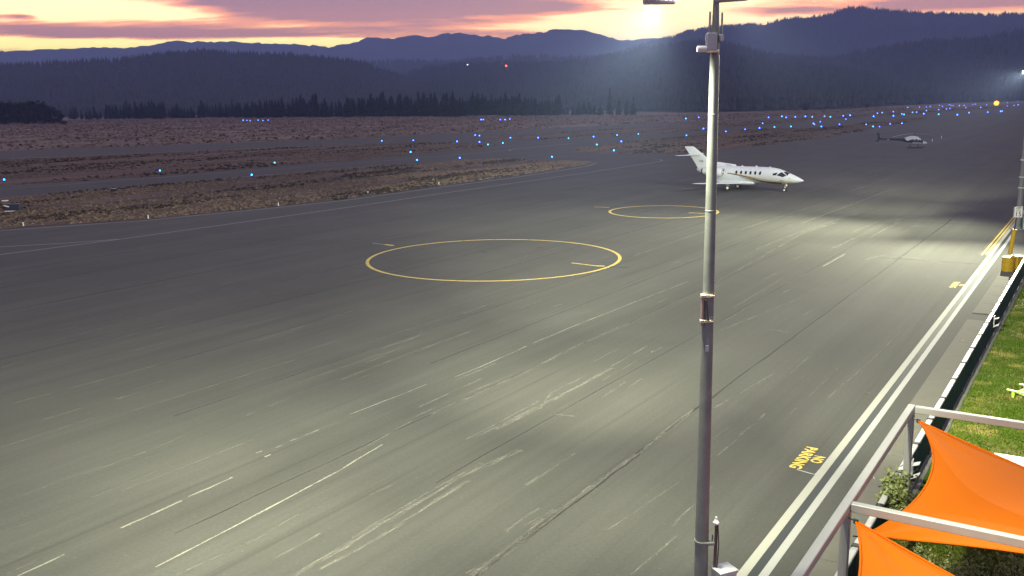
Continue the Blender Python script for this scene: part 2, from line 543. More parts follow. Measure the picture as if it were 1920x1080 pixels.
HILLM = field_mat("hill_floor", (.022, .025, .024), (.038, .042, .038), (.06, .058, .052), .01, 1.0)
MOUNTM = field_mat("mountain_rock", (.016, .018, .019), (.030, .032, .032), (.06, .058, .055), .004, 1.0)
BLUE_E = mat("blue_lamp", (.05, .2, .6), .3, var=0, emit=(.02, .17, 1.0), estr=13)
BLUE_E2 = mat("violet_blue_lamp", (.1, .15, .6), .3, var=0, emit=(.07, .14, 1.0), estr=9)
RED_E = mat("red_lamp", (.6, .05, .03), .3, var=0, emit=(1.0, .06, .02), estr=9)
ORNG_E = mat("amber_lamp", (.6, .3, .03), .3, var=0, emit=(1.0, .24, .012), estr=5)
WHT_E = mat("white_lamp", (.8, .8, .8), .3, var=0, emit=(.85, .93, 1.0), estr=25)
LENS_E = mat("floodlight_lens", (.9, .9, .85), .3, var=0, emit=(1.0, .96, .86), estr=14)

# ------------------------------------------------------------------ setting: ground and pavement


def poly_mesh(name, pts, z, m, kind='structure', cuts=0):
    """flat sheet from an outline (concave allowed)"""
    bm = bmesh.new()
    vs_ = [bm.verts.new((p.x, p.y, z)) for p in pts]
    f = bm.faces.new(vs_)
    if f.normal.z < 0: f.normal_flip()
    bmesh.ops.triangulate(bm, faces=bm.faces)
    bm.normal_update()
    for f in bm.faces:
        if f.normal.z < 0: f.normal_flip()
    me = bpy.data.meshes.new(name); bm.to_mesh(me); bm.free()
    me.materials.append(m)
    return prop(mobj(name, me), kind=kind)


def ribbon(b, pts, w, z, mi=0, jit=0.0):
    pts = [Vector((p.x, p.y, z)) for p in pts]
    L, R = [], []
    for i, p in enumerate(pts):
        t = pts[min(i + 1, len(pts) - 1)] - pts[max(i - 1, 0)]
        nrm = Vector((-t.y, t.x, 0)).normalized()
        ww = w * (1 + random.uniform(-jit, jit)) / 2
        L.append(p + nrm * ww); R.append(p - nrm * ww)
    n = len(pts)
    b.raw(L + R, [(i, n + i, n + i + 1, i + 1) for i in range(n - 1)])


GB = 12400
b = B(); N = 26
b.raw([(-GB + 2 * GB * i / N, -2500 + (GB + 2500) * j / N, -.10) for j in range(N + 1) for i in range(N + 1)],
      [(j * (N + 1) + i, j * (N + 1) + i + 1, (j + 1) * (N + 1) + i + 1, (j + 1) * (N + 1) + i) for j in range(N) for i in range(N)])
prop(b.done("ground", FIELD), kind='structure')

DM = 2400
# everything paved: out to the far edge of the runway
far_edge = [G(-900, 303), G(-500, 297), G(0, 283), G(320, 272), G(640, 260), G(960, 244), G(1280, 228), G(1440, 221, 0, DM), G(1600, 212, 0, DM), G(1720, 206, 0, DM), G(1830, 199, 0, DM), G(1960, 191, 0, DM)]
outl = far_edge + [W(2600, -20), W(2600, 40), W(-60, 40), W(-60, -230)]
poly_mesh("apron", outl, 0.0, ASPH)

stripA = [(-600, 462), (-300, 447), (0, 430), (140, 420), (277, 411), (400, 399), (522, 387), (640, 374), (740, 361), (823, 349), (960, 331), (1040, 319), (1098, 310), (1116, 305.5), (1103, 303.5), (1040, 301), (1000, 299), (930, 298.5), (870, 300.5), (783, 309), (637, 317), (420, 336), (213, 354), (0, 373), (-300, 400), (-600, 426)]
stripB = [(-700, 402), (-350, 377), (0, 348), (150, 340), (300, 331), (515, 313), (637, 303), (780, 289), (860, 282), (913, 277), (931, 273), (923, 271), (853, 267.5), (773, 268), (640, 273), (420, 282), (203, 291), (0, 300), (-350, 316), (-700, 334)]
stripC = [(907, 257), (933, 262), (993, 263), (1073, 260), (1173, 254), (1280, 247.5), (1400, 236.5), (1500, 228), (1610, 220), (1700, 213.5), (1800, 207), (1880, 202), (1880, 199.5), (1780, 204), (1700, 209), (1600, 215), (1500, 221), (1400, 227), (1280, 233), (1140, 242), (1040, 249), (973, 253)]
stripE = [(1067, 282), (1083, 286.5), (1140, 289), (1207, 288), (1280, 287), (1347, 282.5), (1407, 275.5), (1480, 267), (1560, 257), (1610, 247), (1644, 238.5), (1700, 230), (1741, 223), (1738, 221.2), (1690, 224), (1640, 228.5), (1535, 239), (1400, 242.5), (1280, 257), (1157, 268), (1107, 275)]


def strip(pts, z):
    P = [G(x, y, 0, DM) for x, y in pts]
    # ragged grass edge: subdivide and jitter
    out = []
    for i, p in enumerate(P):
        q = P[(i + 1) % len(P)]
        n = max(1, min(30, int((q - p).length / 3)))
        for k in range(n):
            r = p.lerp(q, k / n)
            out.append(r + Vector((random.uniform(-.25, .25), random.uniform(-.4, .4), 0)))
    poly_mesh("grass_strip", out, z, FIELD2)
    return P


PA, PB, PC, PE = (strip(s, .03) for s in (stripA, stripB, stripC, stripE))

# ------------------------------------------------------------------ hills and mountains
_lat = rng.random((256, 256))


def vnoise(x, y):
    xi, yi = np.floor(x).astype(int), np.floor(y).astype(int)
    fx, fy = x - xi, y - yi
    fx, fy = fx * fx * (3 - 2 * fx), fy * fy * (3 - 2 * fy)
    g = lambda a, b_: _lat[a & 255, b_ & 255]
    return (g(xi, yi) * (1 - fx) + g(xi + 1, yi) * fx) * (1 - fy) + (g(xi, yi + 1) * (1 - fx) + g(xi + 1, yi + 1) * fx) * fy


def fbm(x, y, o=5):
    a, s, r = 0.5, 0, 0
    for k in range(o):
        r = r + a * vnoise(x + 17.3 * k, y - 9.1 * k); s += a; a *= .55; x, y = x * 2.03, y * 2.03
    return r / s


def px_dir(x, y):
    r = ray(x, y)
    h = math.hypot(r.x, r.y)
    return math.atan2(r.x, r.y), r.z / h            # azimuth, slope


class Ridge:
    def __init__(s, name, prof, dist, front, m, amp=.12, fpow=1.15, extra=0.0, na=260, ns=46, drop=0.0):
        """a range whose crest line is prof; dist and front are (azimuth-wise) distances of crest and foot"""
        pa = [px_dir(x, y - extra) for x, y in prof]
        az = np.array([a for a, _ in pa]); sl = np.array([q for _, q in pa])
        A = np.linspace(az[0], az[-1], na)
        slope = np.interp(A, az, sl)
        dA = np.interp(A, [px_dir(x, 200)[0] for x, _ in dist], [q for _, q in dist])
        fA = np.interp(A, [px_dir(x, 200)[0] for x, _ in front], [q for _, q in front])
        zc = np.maximum(CAMH + dA * slope - drop + (fbm(A * 260, A * 0 + amp * 90, 4) - .5) * dA * .0034, 1.0)
        S = np.concatenate([np.linspace(0, 1, ns), 1 + np.linspace(.06, .6, 10)])
        AA, SS = np.meshgrid(A, S)
        D = fA + (dA - fA) * np.minimum(SS, 1) + dA * .45 * np.maximum(SS - 1, 0)
        X, Y = np.sin(AA) * D, np.cos(AA) * D
        front_z = np.power(np.minimum(SS, 1), fpow)
        back = np.clip(1 - 1.3 * np.maximum(SS - 1, 0) ** 1.1, .1, 1)
        sc_ = dA.mean() / 6
        n = fbm(X / sc_ + 40, Y / sc_ + 11) - .5
        gul = np.abs(fbm(X / (sc_ * .6) + 5, Y / (sc_ * 1.6) + 70) - .5)
        env = np.clip(np.minimum(SS, 1) * (1 - np.minimum(SS, 1)) * 4, 0, 1)
        Z = zc * front_z * back + zc * env * amp * (n * 2.2 - gul * 1.2)
        fine = (fbm(X / (sc_ * .06), Y / (sc_ * .06), 3) - .5) * zc * .03
        Z = Z + fine * np.clip(SS * 3, 0, 1)
        Z = np.where(SS <= 0, -.4, Z)
        # keep the front below the line of sight to the crest
        cap = CAMH + (zc - CAMH) / dA * D
        Z = np.where(SS < .98, np.minimum(Z, cap - (1 - SS) * 4), Z)
        Z[-1, :] = -.4
        s.X, s.Y, s.Z, s.S = X, Y, Z, SS
        nr, nc = X.shape
        v = np.stack([X, Y, Z], -1).reshape(-1, 3)
        fs = [(r * nc + c, (r + 1) * nc + c, (r + 1) * nc + c + 1, r * nc + c + 1) for r in range(nr - 1) for c in range(nc - 1)]
        fs = [f[::-1] for f in fs]
        me = mesh(name, v, fs, m, smooth=True)
        s.o = prop(mobj(name, me), kind='structure')

    def scatter(s, n, h0, h1, name, m, smin=.0, smax=1.03, crest=0.0, sides=5):
        nr, nc = s.X.shape
        Ss = s.S[:, 0]
        # area weighting along the slope
        si = rng.random(n)
        k = int(n * crest)
        ss = smin + (smax - smin) * si
        if k: ss[:k] = rng.normal(1.0, .012, k)
        ss = np.clip(ss, 0, 1.2)
        ri = np.interp(ss, Ss, np.arange(nr)); ci = rng.random(n) * (nc - 1.001)
        r0, c0 = np.minimum(ri.astype(int), nr - 2), ci.astype(int); fr, fc = ri - r0, ci - c0
        bil = lambda Q: (Q[r0, c0] * (1 - fr) + Q[r0 + 1, c0] * fr) * (1 - fc) + (Q[r0, c0 + 1] * (1 - fr) + Q[r0 + 1, c0 + 1] * fr) * fc
        P = np.stack([bil(s.X), bil(s.Y), bil(s.Z)], -1)
        clump = fbm(P[:, 0] / 60, P[:, 1] / 60, 3)
        P = P[clump > .30]
        return forest(P, h0, h1, name, m, sides)


def forest(P, h0, h1, name, m, sides=5):
    n = len(P)
    h = h0 + (h1 - h0) * rng.random(n) ** 1.4
    r = h * (.13 + .12 * rng.random(n))
    ang = rng.random(n) * 6.28
    tiers = [(0.08, .68, 1.0), (.42, 1.0, .62)]
    V, Fc = [], []
    base = 0
    for z0, z1, rk in tiers:
        ring = []
        for k in range(sides):
            a = ang + 2 * PI * k / sides
            rr = r * rk * (.75 + .5 * rng.random(n))
            ring.append(np.stack([P[:, 0] + np.cos(a) * rr, P[:, 1] + np.sin(a) * rr, P[:, 2] + h * (z0 + .08 * rng.random(n))], -1))
        ap = np.stack([P[:, 0] + r * .15 * (rng.random(n) - .5), P[:, 1], P[:, 2] + h * z1], -1)
        V.append(np.stack(ring + [ap], 1))
    V = np.concatenate(V, 1)                        # n, 2*(sides+1), 3
    per = V.shape[1]
    tri = []
    for q in range(2):
        o = q * (sides + 1)
        for k in range(sides):
            tri.append((o + k, o + (k + 1) % sides, o + sides))
    tri = np.array(tri)
    T = (np.arange(n)[:, None, None] * per + tri[None]).reshape(-1)
    me = bpy.data.meshes.new(name)
    me.vertices.add(n * per); me.vertices.foreach_set('co', V.reshape(-1).astype(np.float32))
    nt = len(T) // 3
    me.loops.add(nt * 3); me.loops.foreach_set('vertex_index', T.astype(np.int32))
    me.polygons.add(nt); me.polygons.foreach_set('loop_start', np.arange(nt, dtype=np.int32) * 3)
    me.materials.append(m); me.update(calc_edges=True); me.validate()
    return prop(mobj(name, me), kind='stuff')


foot = [(-400, 1700), (0, 1500), (300, 1480), (600, 1450), (1000, 1300), (1200, 1000), (1280, 880), (1400, 880), (1590, 1000), (1752, 1550), (1914, 2700), (2300, 3000)]
far_ridge = [(-420, 110), (-200, 104), (0, 97), (50, 95), (110, 92), (205, 88), (240, 90), (290, 84), (325, 78), (342, 76), (365, 79), (430, 77), (500, 82), (560, 83), (620, 87), (645, 83), (668, 79), (690, 70), (740, 72), (765, 68), (785, 67), (800, 70), (830, 64), (865, 60), (900, 66), (945, 71), (985, 63), (1020, 61), (1030, 56), (1060, 55), (1085, 56), (1120, 63), (1140, 69), (1165, 76), (1200, 73), (1240, 71), (1275, 68), (1400, 66), (1700, 60), (2300, 60)]
R1 = Ridge("mountain", far_ridge, [(-400, 8000), (2300, 8000)], [(-400, 5400), (2300, 5400)], MOUNTM, amp=.20, na=420)
right_mt = [(1000, 140), (1100, 118), (1200, 86), (1255, 71), (1275, 66), (1300, 58), (1340, 52), (1410, 47), (1430, 46), (1460, 38), (1490, 35), (1540, 33), (1565, 25), (1592, 16), (1640, 16), (1680, 22), (1740, 25), (1820, 27), (1870, 29), (1920, 28), (2050, 20), (2300, 25)]
R2 = Ridge("mountain", right_mt, [(1000, 4900), (2300, 4900)], [(1000, 3500), (2300, 3600)], MOUNTM, amp=.16, na=300)
mid = [(380, 150), (520, 130), (640, 119), (760, 118), (860, 117), (920, 112), (985, 108), (1060, 112), (1150, 108), (1250, 95), (1330, 100), (1450, 120)]
R3 = Ridge("hill", mid, [(380, 4300), (1450, 4300)], [(380, 2800), (1450, 2900)], HILLM, amp=.10, na=160)
left_h = [(-420, 150), (-150, 138), (0, 132), (60, 130), (170, 124), (240, 118), (300, 111), (330, 107), (380, 105), (440, 109), (500, 110), (560, 113), (620, 118), (680, 125), (720, 141), (745, 149), (790, 163), (850, 180)]
H1 = Ridge("hill", left_h, [(-420, 2400), (850, 2300)], foot, HILLM, amp=.10, na=220)
mid_h = [(560, 185), (640, 178), (700, 158), (745, 149), (770, 145), (800, 134), (860, 128), (960, 125), (1060, 125), (1100, 119), (1160, 107), (1220, 95), (1280, 87), (1340, 83), (1413, 100), (1463, 111), (1547, 116), (1600, 126), (1700, 146), (1800, 168), (1900, 183)]
H2 = Ridge("hill", mid_h, [(560, 2900), (1280, 2900), (1600, 2800), (1750, 2800), (1900, 3000)], foot, HILLM, amp=.09, na=300)
right_h = [(1440, 150), (1500, 133), (1580, 115), (1647, 100), (1713, 90), (1780, 86), (1847, 80), (1920, 65), (2000, 53), (2100, 42), (2300, 30)]
H3 = Ridge("hill", right_h, [(1440, 2700), (2300, 2900)], [(1440, 1650), (1752, 1700), (1914, 2000), (2300, 2100)], HILLM, amp=.10, na=200)

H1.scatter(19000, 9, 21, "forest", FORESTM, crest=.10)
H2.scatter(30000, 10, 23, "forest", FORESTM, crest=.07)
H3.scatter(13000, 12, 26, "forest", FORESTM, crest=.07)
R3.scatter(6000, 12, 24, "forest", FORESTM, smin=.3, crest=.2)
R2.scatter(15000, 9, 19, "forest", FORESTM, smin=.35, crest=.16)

# the air between here and the mountains
hz = bpy.data.materials.new("haze_air"); hz.use_nodes = True
t = NT(hz.node_tree); t.n.clear()
ho = t.add('ShaderNodeOutputMaterial'); hv = t.add('ShaderNodeVolumePrincipled')
hv.inputs['Color'].default_value = (.42, .56, .97, 1); hv.inputs['Density'].default_value = 1.35e-4; hv.inputs['Anisotropy'].default_value = 0.0
t.l.new(hv.outputs[0], ho.inputs['Volume'])
HAZE_TOP = 12 + max(q.Z.max() for q in (R1, R2, R3, H1, H2, H3)) + 30
b = B(); b.box((0, 5000, HAZE_TOP / 2 - .6), (25400, 15400, HAZE_TOP + 1.2))
prop(b.done("haze", hz), kind='stuff')

# ------------------------------------------------------------------ trees


def conifer_meshes(k):
    rg = random.Random(100 + k)
    vs_, fs = [], []
    lev = 24; full = rg.uniform(.17, .27)
    for i in range(lev):
        z = .06 + .92 * i / lev
        rad = full * (1 - z) ** .8 * (1.0 if z > .18 else .7 + z) + .012
        nb = 7 if z < .7 else 5
        for j in range(nb):
            a = rg.uniform(0, 6.28); r = rad * rg.uniform(.6, 1.25); w = r * rg.uniform(.35, .6) + .01
            dz = -r * rg.uniform(.15, .5)
            c, s_ = math.cos(a), math.sin(a)
            n0 = len(vs_)
            vs_ += [(0, 0, z + .05), (c * r * .6 - s_ * w, s_ * r * .6 + c * w, z + dz * .5), (c * r, s_ * r, z + dz), (c * r * .6 + s_ * w, s_ * r * .6 - c * w, z + dz * .5)]
            fs += [(n0, n0 + 1, n0 + 2), (n0, n0 + 2, n0 + 3)]
    tip = len(vs_); vs_ += [(-.008, 0, .94), (.008, 0, .94), (0, .008, .94), (0, 0, 1.0)]
    fs += [(tip, tip + 1, tip + 3), (tip + 1, tip + 2, tip + 3), (tip + 2, tip, tip + 3)]
    cm = mesh("crown", vs_, fs, CONIF)
    bb = B(); bb.tube([(0, 0, -.02), (0, 0, .45), (0, 0, .9)], [.018, .011, .003], 6)
    tm = mesh("trunk", bb.v, bb.f, TRUNK)
    return cm, tm


def broad_meshes(k):
    rg = random.Random(300 + k)
    vs_, fs = [], []
    cl = [(rg.uniform(-.26, .26), rg.uniform(-.26, .26), rg.uniform(.10, .82), rg.uniform(.12, .2)) for _ in range(22)]
    for cx, cy, cz, r in cl:
        for _ in range(34):
            d = Vector((rg.gauss(0, 1), rg.gauss(0, 1), rg.gauss(0, .8))).normalized() * r * rg.uniform(.5, 1.08)
            p = Vector((cx, cy, cz)) + d
            e1 = Vector((rg.gauss(0, 1), rg.gauss(0, 1), rg.gauss(0, 1))).normalized() * .045; e2 = Vector((rg.gauss(0, 1), rg.gauss(0, 1), rg.gauss(0, 1))).normalized() * .045
            n0 = len(vs_); vs_ += [p - e1, p + e2, p + e1, p - e2]; fs += [(n0, n0 + 1, n0 + 2, n0 + 3)]
    cm = mesh("crown", vs_, fs, BROADL)
    bb = B(); bb.tube([(0, 0, -.02), (.01, 0, .3), (0, .02, .6)], [.03, .02, .008], 6)
    bb.tube([(.01, 0, .28), (.12, .06, .5)], [.014, .005], 5); bb.tube([(0, 0, .25), (-.13, -.04, .48)], [.014, .005], 5)
    return cm, mesh("trunk", bb.v, bb.f, TRUNK)


CON = [conifer_meshes(k) for k in range(8)]
BRO = [broad_meshes(k) for k in range(4)]


def tree(name, label, cat, p, h, wk, ms, group):
    o = thing(name, label, cat, (p.x, p.y, -.1), random.uniform(0, 6.28), group)
    o.scale = (h * wk, h * wk, h)
    mobj("crown", ms[0], o); mobj("trunk", ms[1], o)
    return o


TG = "trees along the foot of the hills"
segs = [(128, 200, 224, 196, 208, 10, 'low pale-topped conifer between the left thicket and the tree line'),
        (200, 312, 223, 186, 200, 20, 'dark conifer at the left end of the tree line below the hill'),
        (312, 375, 222, 192, 206, 10, 'short conifer in the dip of the tree line below the left hill'),
        (375, 526, 221, 186, 200, 28, 'dark conifer behind the far blue lights, left part of the tree line'),
        (526, 665, 220, 174, 195, 26, 'tall dark conifer left of centre in the far tree line'),
        (660, 870, 219, 171, 190, 46, 'tall pointed conifer in the dense middle of the far tree line'),
        (870, 1052, 217, 172, 190, 38, 'tall conifer right of centre in the far tree line'),
        (1052, 1135, 216, 188, 203, 14, 'short conifer at the thin right end of the tree line')]
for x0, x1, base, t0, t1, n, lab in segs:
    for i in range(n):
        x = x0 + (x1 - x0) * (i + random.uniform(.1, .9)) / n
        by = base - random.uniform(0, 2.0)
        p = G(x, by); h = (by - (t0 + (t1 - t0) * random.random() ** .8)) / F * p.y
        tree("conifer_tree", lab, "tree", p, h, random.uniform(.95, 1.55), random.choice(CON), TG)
for x, base, top, lab in ((1143, 215, 165, 'tallest lone conifer at the right end of the far tree line'), (1160, 215, 183, 'first short conifer right of the tallest lone conifer'),
                          (1174, 215, 187, 'middle short conifer right of the tallest lone conifer'), (1187, 215, 181, 'last conifer of the tree line, nearest the light pole')):
    p = G(x, base); tree("conifer_tree", lab, "tree", p, (base - top) / F * p.y, 1.0, random.choice(CON), TG)
for i in range(20):
    x = -30 + 150 * (i + random.random()) / 20
    by = 234 - random.uniform(0, 5); p = G(x, by)
    top = (184 + 10 * random.random()) if x < 85 else 194 + 12 * random.random() + max(0, x - 105)
    h = (by - top) / F * p.y
    tree("broad_tree", 'dark bushy tree in the thicket at the far left edge', "tree", p, h, random.uniform(.75, 1.0), random.choice(BRO), "thicket at the left edge of the field")
for x, base, top, lab in ((1510, 207, 192, 'dark bush at the field edge right of the light pole'), (1625, 202, 194, 'small dark bush at the foot of the right hill'), (1722, 196, 184, 'round dark bush near the field edge left of the amber light'), (1840, 189, 179, 'lone dark bush above the amber light, by the beam of the second pole')):
    p = G(x, base, 0, 2000); tree("bush", lab, "bush", p, (base - top) / F * p.y, 1.3, random.choice(BRO), "bushes at the far edge of the field")

# ------------------------------------------------------------------ dry grass and brush in the fields


def in_poly(P, xs, ys):
    ins = np.zeros(len(xs), bool); n = len(P)
    for i in range(n):
        a, c = P[i], P[(i + 1) % n]
        cond = ((a.y > ys) != (c.y > ys)) & (xs < (c.x - a.x) * (ys - a.y) / ((c.y - a.y) or 1e-9) + a.x)
        ins ^= cond
    return ins


def blades(P, h, w, name, m, kind='stuff', per=3, lean=.5):
    """tufts: per triangles leaning out of each point"""
    n = len(P); V = []
    for k in range(per):
        a = rng.random(n) * 6.28; hh = h * (.5 + rng.random(n)); ww = w * (.6 + .8 * rng.random(n)); la = rng.random(n) * 6.28; ll = lean * hh * rng.random(n)
        dx, dy = np.cos(a) * ww / 2, np.sin(a) * ww / 2
        V.append(np.stack([P[:, 0] - dx, P[:, 1] - dy, P[:, 2], P[:, 0] + dx, P[:, 1] + dy, P[:, 2], P[:, 0] + np.cos(la) * ll, P[:, 1] + np.sin(la) * ll, P[:, 2] + hh], -1))
    V = np.concatenate(V, 0).reshape(-1, 3); nt = len(V) // 3
    me = bpy.data.meshes.new(name)
    me.vertices.add(len(V)); me.vertices.foreach_set('co', V.reshape(-1).astype(np.float32))
    me.loops.add(nt * 3); me.loops.foreach_set('vertex_index', np.arange(nt * 3, dtype=np.int32))
    me.polygons.add(nt); me.polygons.foreach_set('loop_start', np.arange(nt, dtype=np.int32) * 3)
    me.materials.append(m); me.update(calc_edges=True)
    return prop(mobj(name, me), kind=kind)


def scatter_poly(P, n, z, ymax=1e9, dens=None):
    xs = np.array([p.x for p in P]); ys = np.array([p.y for p in P])
    x0, x1, y0, y1 = xs.min(), xs.max(), ys.min(), min(ys.max(), ymax)
    out = []
    got = 0
    for _ in range(40):
        x = x0 + (x1 - x0) * rng.random(n * 4); y = y0 + (y1 - y0) * rng.random(n * 4)
        k = in_poly(P, x, y) & (y < ymax)
        if dens is not None: k &= dens(x, y) > rng.random(len(x))
        q = np.stack([x[k], y[k], np.full(k.sum(), z)], -1); out.append(q); got += len(q)
        if got >= n: break
    return np.concatenate(out)[:n]


def uvs(x, y): return x * UD.x + y * UD.y, x * VD.x + y * VD.y


def dens_g(x, y):
    u, v = uvs(x, y)
    return np.clip((fbm(u / 22 + 3, v / 5 + 8, 4) - .38) * 5, .04, 1)


def dens_b(x, y):
    u, v = uvs(x, y)
    return np.clip((fbm(u / 30 + 60, v / 6 + 31, 4) - .53) * 7, 0, 1)


for P, n in ((PA, 15000), (PB, 12000), (PC, 7000), (PE, 9000)):
    blades(scatter_poly(P, n, .02, 900, dens_g), .13, .5, "dry_grass", TUFT, lean=.9)
    blades(scatter_poly(P, n // 10, .02, 900, dens_b), .20, .8, "low_brush", DRYSH, per=5, lean=.9)
FARF = far_edge[::-1]
FARP = [G(-500, 228), G(100, 224), G(600, 219), G(1280, 215), G(1400, 211), G(1590, 205), G(1700, 200)] + [G(1720, 206, 0, DM), G(1600, 212), G(1440, 221), G(1280, 228), G(960, 244), G(640, 260), G(320, 272), G(0, 283), G(-500, 297)]
blades(scatter_poly(FARP, 26000, -.1, 1000, dens_g), .38, 1.5, "dry_grass", TUFT, lean=.9)
blades(scatter_poly(FARP, 1600, -.1, 1000, dens_b), .5, 1.4, "low_brush", DRYSH, per=5, lean=.9)

# ------------------------------------------------------------------ markings


def mark(name, m, lines, z=.004, jit=0.0):
    b = B()
    for pts, w in lines:
        ribbon(b, pts, w, z, jit=jit)
    return prop(b.done(name, m), kind='structure')


def seg(a, b_, n=20): return [a.lerp(b_, i / n) for i in range(n + 1)]


def circ(c, r, a0=0, a1=2 * PI, n=96): return [Vector((c.x + r * math.cos(a0 + (a1 - a0) * i / n), c.y + r * math.sin(a0 + (a1 - a0) * i / n), 0)) for i in range(n + 1)]


def edge_v(u): return -6.38 - .0045 * (u - 30)


us = [4, 30, 60, 90, 130]
mark("painted_line", CREAM_P, [([W(u, edge_v(u) + .02) for u in us], .23)])
mark("painted_line", BLACK_P, [([W(u, edge_v(u) + .245) for u in us], .20)])
mark("painted_line", WHITE_P, [([W(u, edge_v(u) + .455) for u in us], .20)])
mark("painted_line", YELL_P, [([W(70.5, -7.03), W(100, -7.12)], .13), ([W(70.7, -6.78), W(100, -6.90)], .15)])
mark("painted_line", YELL_FAINT, [([W(70.5, -7.22), W(100, -7.3)], .06)])
cA = Vector((-1.25, 65.1, 0)); cA2 = Vector((15.0, 91.5, 0)); cJ = Vector((28.3, 112.6, 0))
mark("painted_circle", YELL_P, [(circ(cA, 8.85), .24)])
mark("painted_circle", YELL_P, [(circ(cA2, 5.25), .26)])
mark("painted_circle", YELL_FAINT, [(circ(cJ, 5.3), .22)])
mark("painted_circle", YELL_FAINT, [(circ(cA2, 2.6, 2.2, 5.9), .12)])
mark("painted_circle", YELL_FAINT, [(circ(G(1560, 327), 6.0, -2.6, .6), .15)])
mark("painted_line", YELL_P, [(seg(G(1072, 493), G(1118, 498.5), 6), .20), (seg(G(1118, 498.5), G(1134, 499), 3), .34)])
mark("painted_line", YELL_P, [(seg(G(738, 460.5), G(722, 458.5), 4), .32)])
mark("painted_line", FAINT_P, [(seg(G(698, 456), G(722, 458.5), 4), .18)])
mark("painted_line", YELL_P, [(seg(G(1114, 388), G(1142, 389), 4), .22), (seg(G(1292, 399), G(1330, 400.5), 6), .26)])
mark("painted_line", FAINT_P, [(seg(G(1277, 353), G(1304, 354), 4), .22), (seg(G(1433, 359), G(1459, 360), 4), .2)])
dk = scrape_mat("tar_mark", (.025, .025, .027), .25, .45, .9)
mark("tar_mark", dk, [(seg(G(1144, 500), G(1178, 502), 4), .22), (seg(G(902, 472), G(915, 473), 3), .25), (seg(G(1007, 464), G(1018, 465), 3), .25)], z=.005)
# left edge of the apron, taxiway and runway edge lines
mark("painted_line", FAINT_P, [([G(-400, 521), G(0, 477.5), G(230, 448), G(430, 420), G(637, 391), G(827, 363), G(1000, 338), G(1107, 323), G(1190, 310), G(1232, 303.5), G(1242, 301), G(1238, 299), G(1222, 297.5)], .22)])
mark("painted_line", FAINT_P, [([G(-300, 475), G(0, 463), G(120, 456), G(230, 448)], .22)])
mark("painted_line", FAINT_P, [([G(-300, 449.5), G(0, 432.5), G(277, 413), G(522, 389), G(640, 376.5), G(823, 351.5), G(960, 333.5), G(1050, 320), G(1102, 311.5), G(1119, 305)], .30)])
mark("painted_line", FAINT_P, [([G(-200, 389.5), G(0, 371.8), G(213, 352.8), G(420, 335), G(637, 316), G(783, 308)], .26), ([G(0, 355), G(637, 308.5), G(900, 287), G(1075, 269)], .2), ([G(0, 349.5), G(300, 332.3), G(637, 304.3)], .22)])
mark("painted_line", FAINT_P, [([G(-300, 312.5), G(0, 298.8), G(203, 289.8), G(640, 271.8), G(853, 266.3)], .6), ([G(958, 283.5), G(953, 281), G(965, 278.5), G(1075, 269)], .22)])
mark("painted_line", YELL_FAINT, [([G(1788, 298), G(1850, 272.5), G(1915, 246), G(1990, 216)], .32)])


def flat_text(s, size, name="lettering", m=None, parent=None, M4=None, ext=0.0, kind=None, bold=0.0):
    cu = bpy.data.curves.new(name, 'FONT'); cu.body = s; cu.size = size; cu.align_x = 'CENTER'; cu.align_y = 'CENTER'; cu.extrude = ext; cu.resolution_u = 3; cu.offset = bold
    tmp = bpy.data.objects.new("tmp_text", cu); C.objects.link(tmp)
    bpy.context.view_layer.update()
    dg = bpy.context.evaluated_depsgraph_get()
    me = bpy.data.meshes.new_from_object(tmp.evaluated_get(dg)); me.name = name
    bpy.data.objects.remove(tmp); bpy.data.curves.remove(cu)
    if M4 is not None: me.transform(M4)
    me.materials.clear(); me.materials.append(m)
    o = mobj(name, me, parent)
    if kind: o['kind'] = kind
    return o


def ground_text(s, u, v, wid, hgt, z=.005):
    # baseline runs back along the apron (-u), letters stand towards the line (+v)
    size = 1.0
    R = Matrix((-UD, VD, Vector((0, 0, 1)))).transposed().to_4x4()
    o = flat_text(s, size, "painted_lettering", LETTER_P, kind='structure', bold=.035)
    xs = [q.co.x for q in o.data.vertices]; ys = [q.co.y for q in o.data.vertices]
    sx, sy = wid / (max(xs) - min(xs)), hgt / (max(ys) - min(ys))
    cx, cy = (max(xs) + min(xs)) / 2, (max(ys) + min(ys)) / 2
    o.data.transform(Matrix.Diagonal((sx, sy, 1, 1)) @ Matrix.Translation((-cx, -cy, 0)))
    # heavier strokes: thicken by a doubled, offset copy is avoided; stencil letters are simply bold
    T = Matrix.Translation(W(u, v, z)); o.data.transform(T @ R)
    return o


LETTER_P = paint_mat("stencil_yellow", (.70, .54, .10), .22, scale=5)
for du in (0, 31.1):
    ground_text("PARKING", 27.28 + du, -7.10, 1.95, .37)
    ground_text("NO", 27.33 + du, -6.70, .60, .35)
mark("painted_line", WHITE_P, [([G(1494, 880.5), G(1524, 889), G(1529, 889.5), G(1533, 886), G(1536, 881.5)], .055)], z=.005)

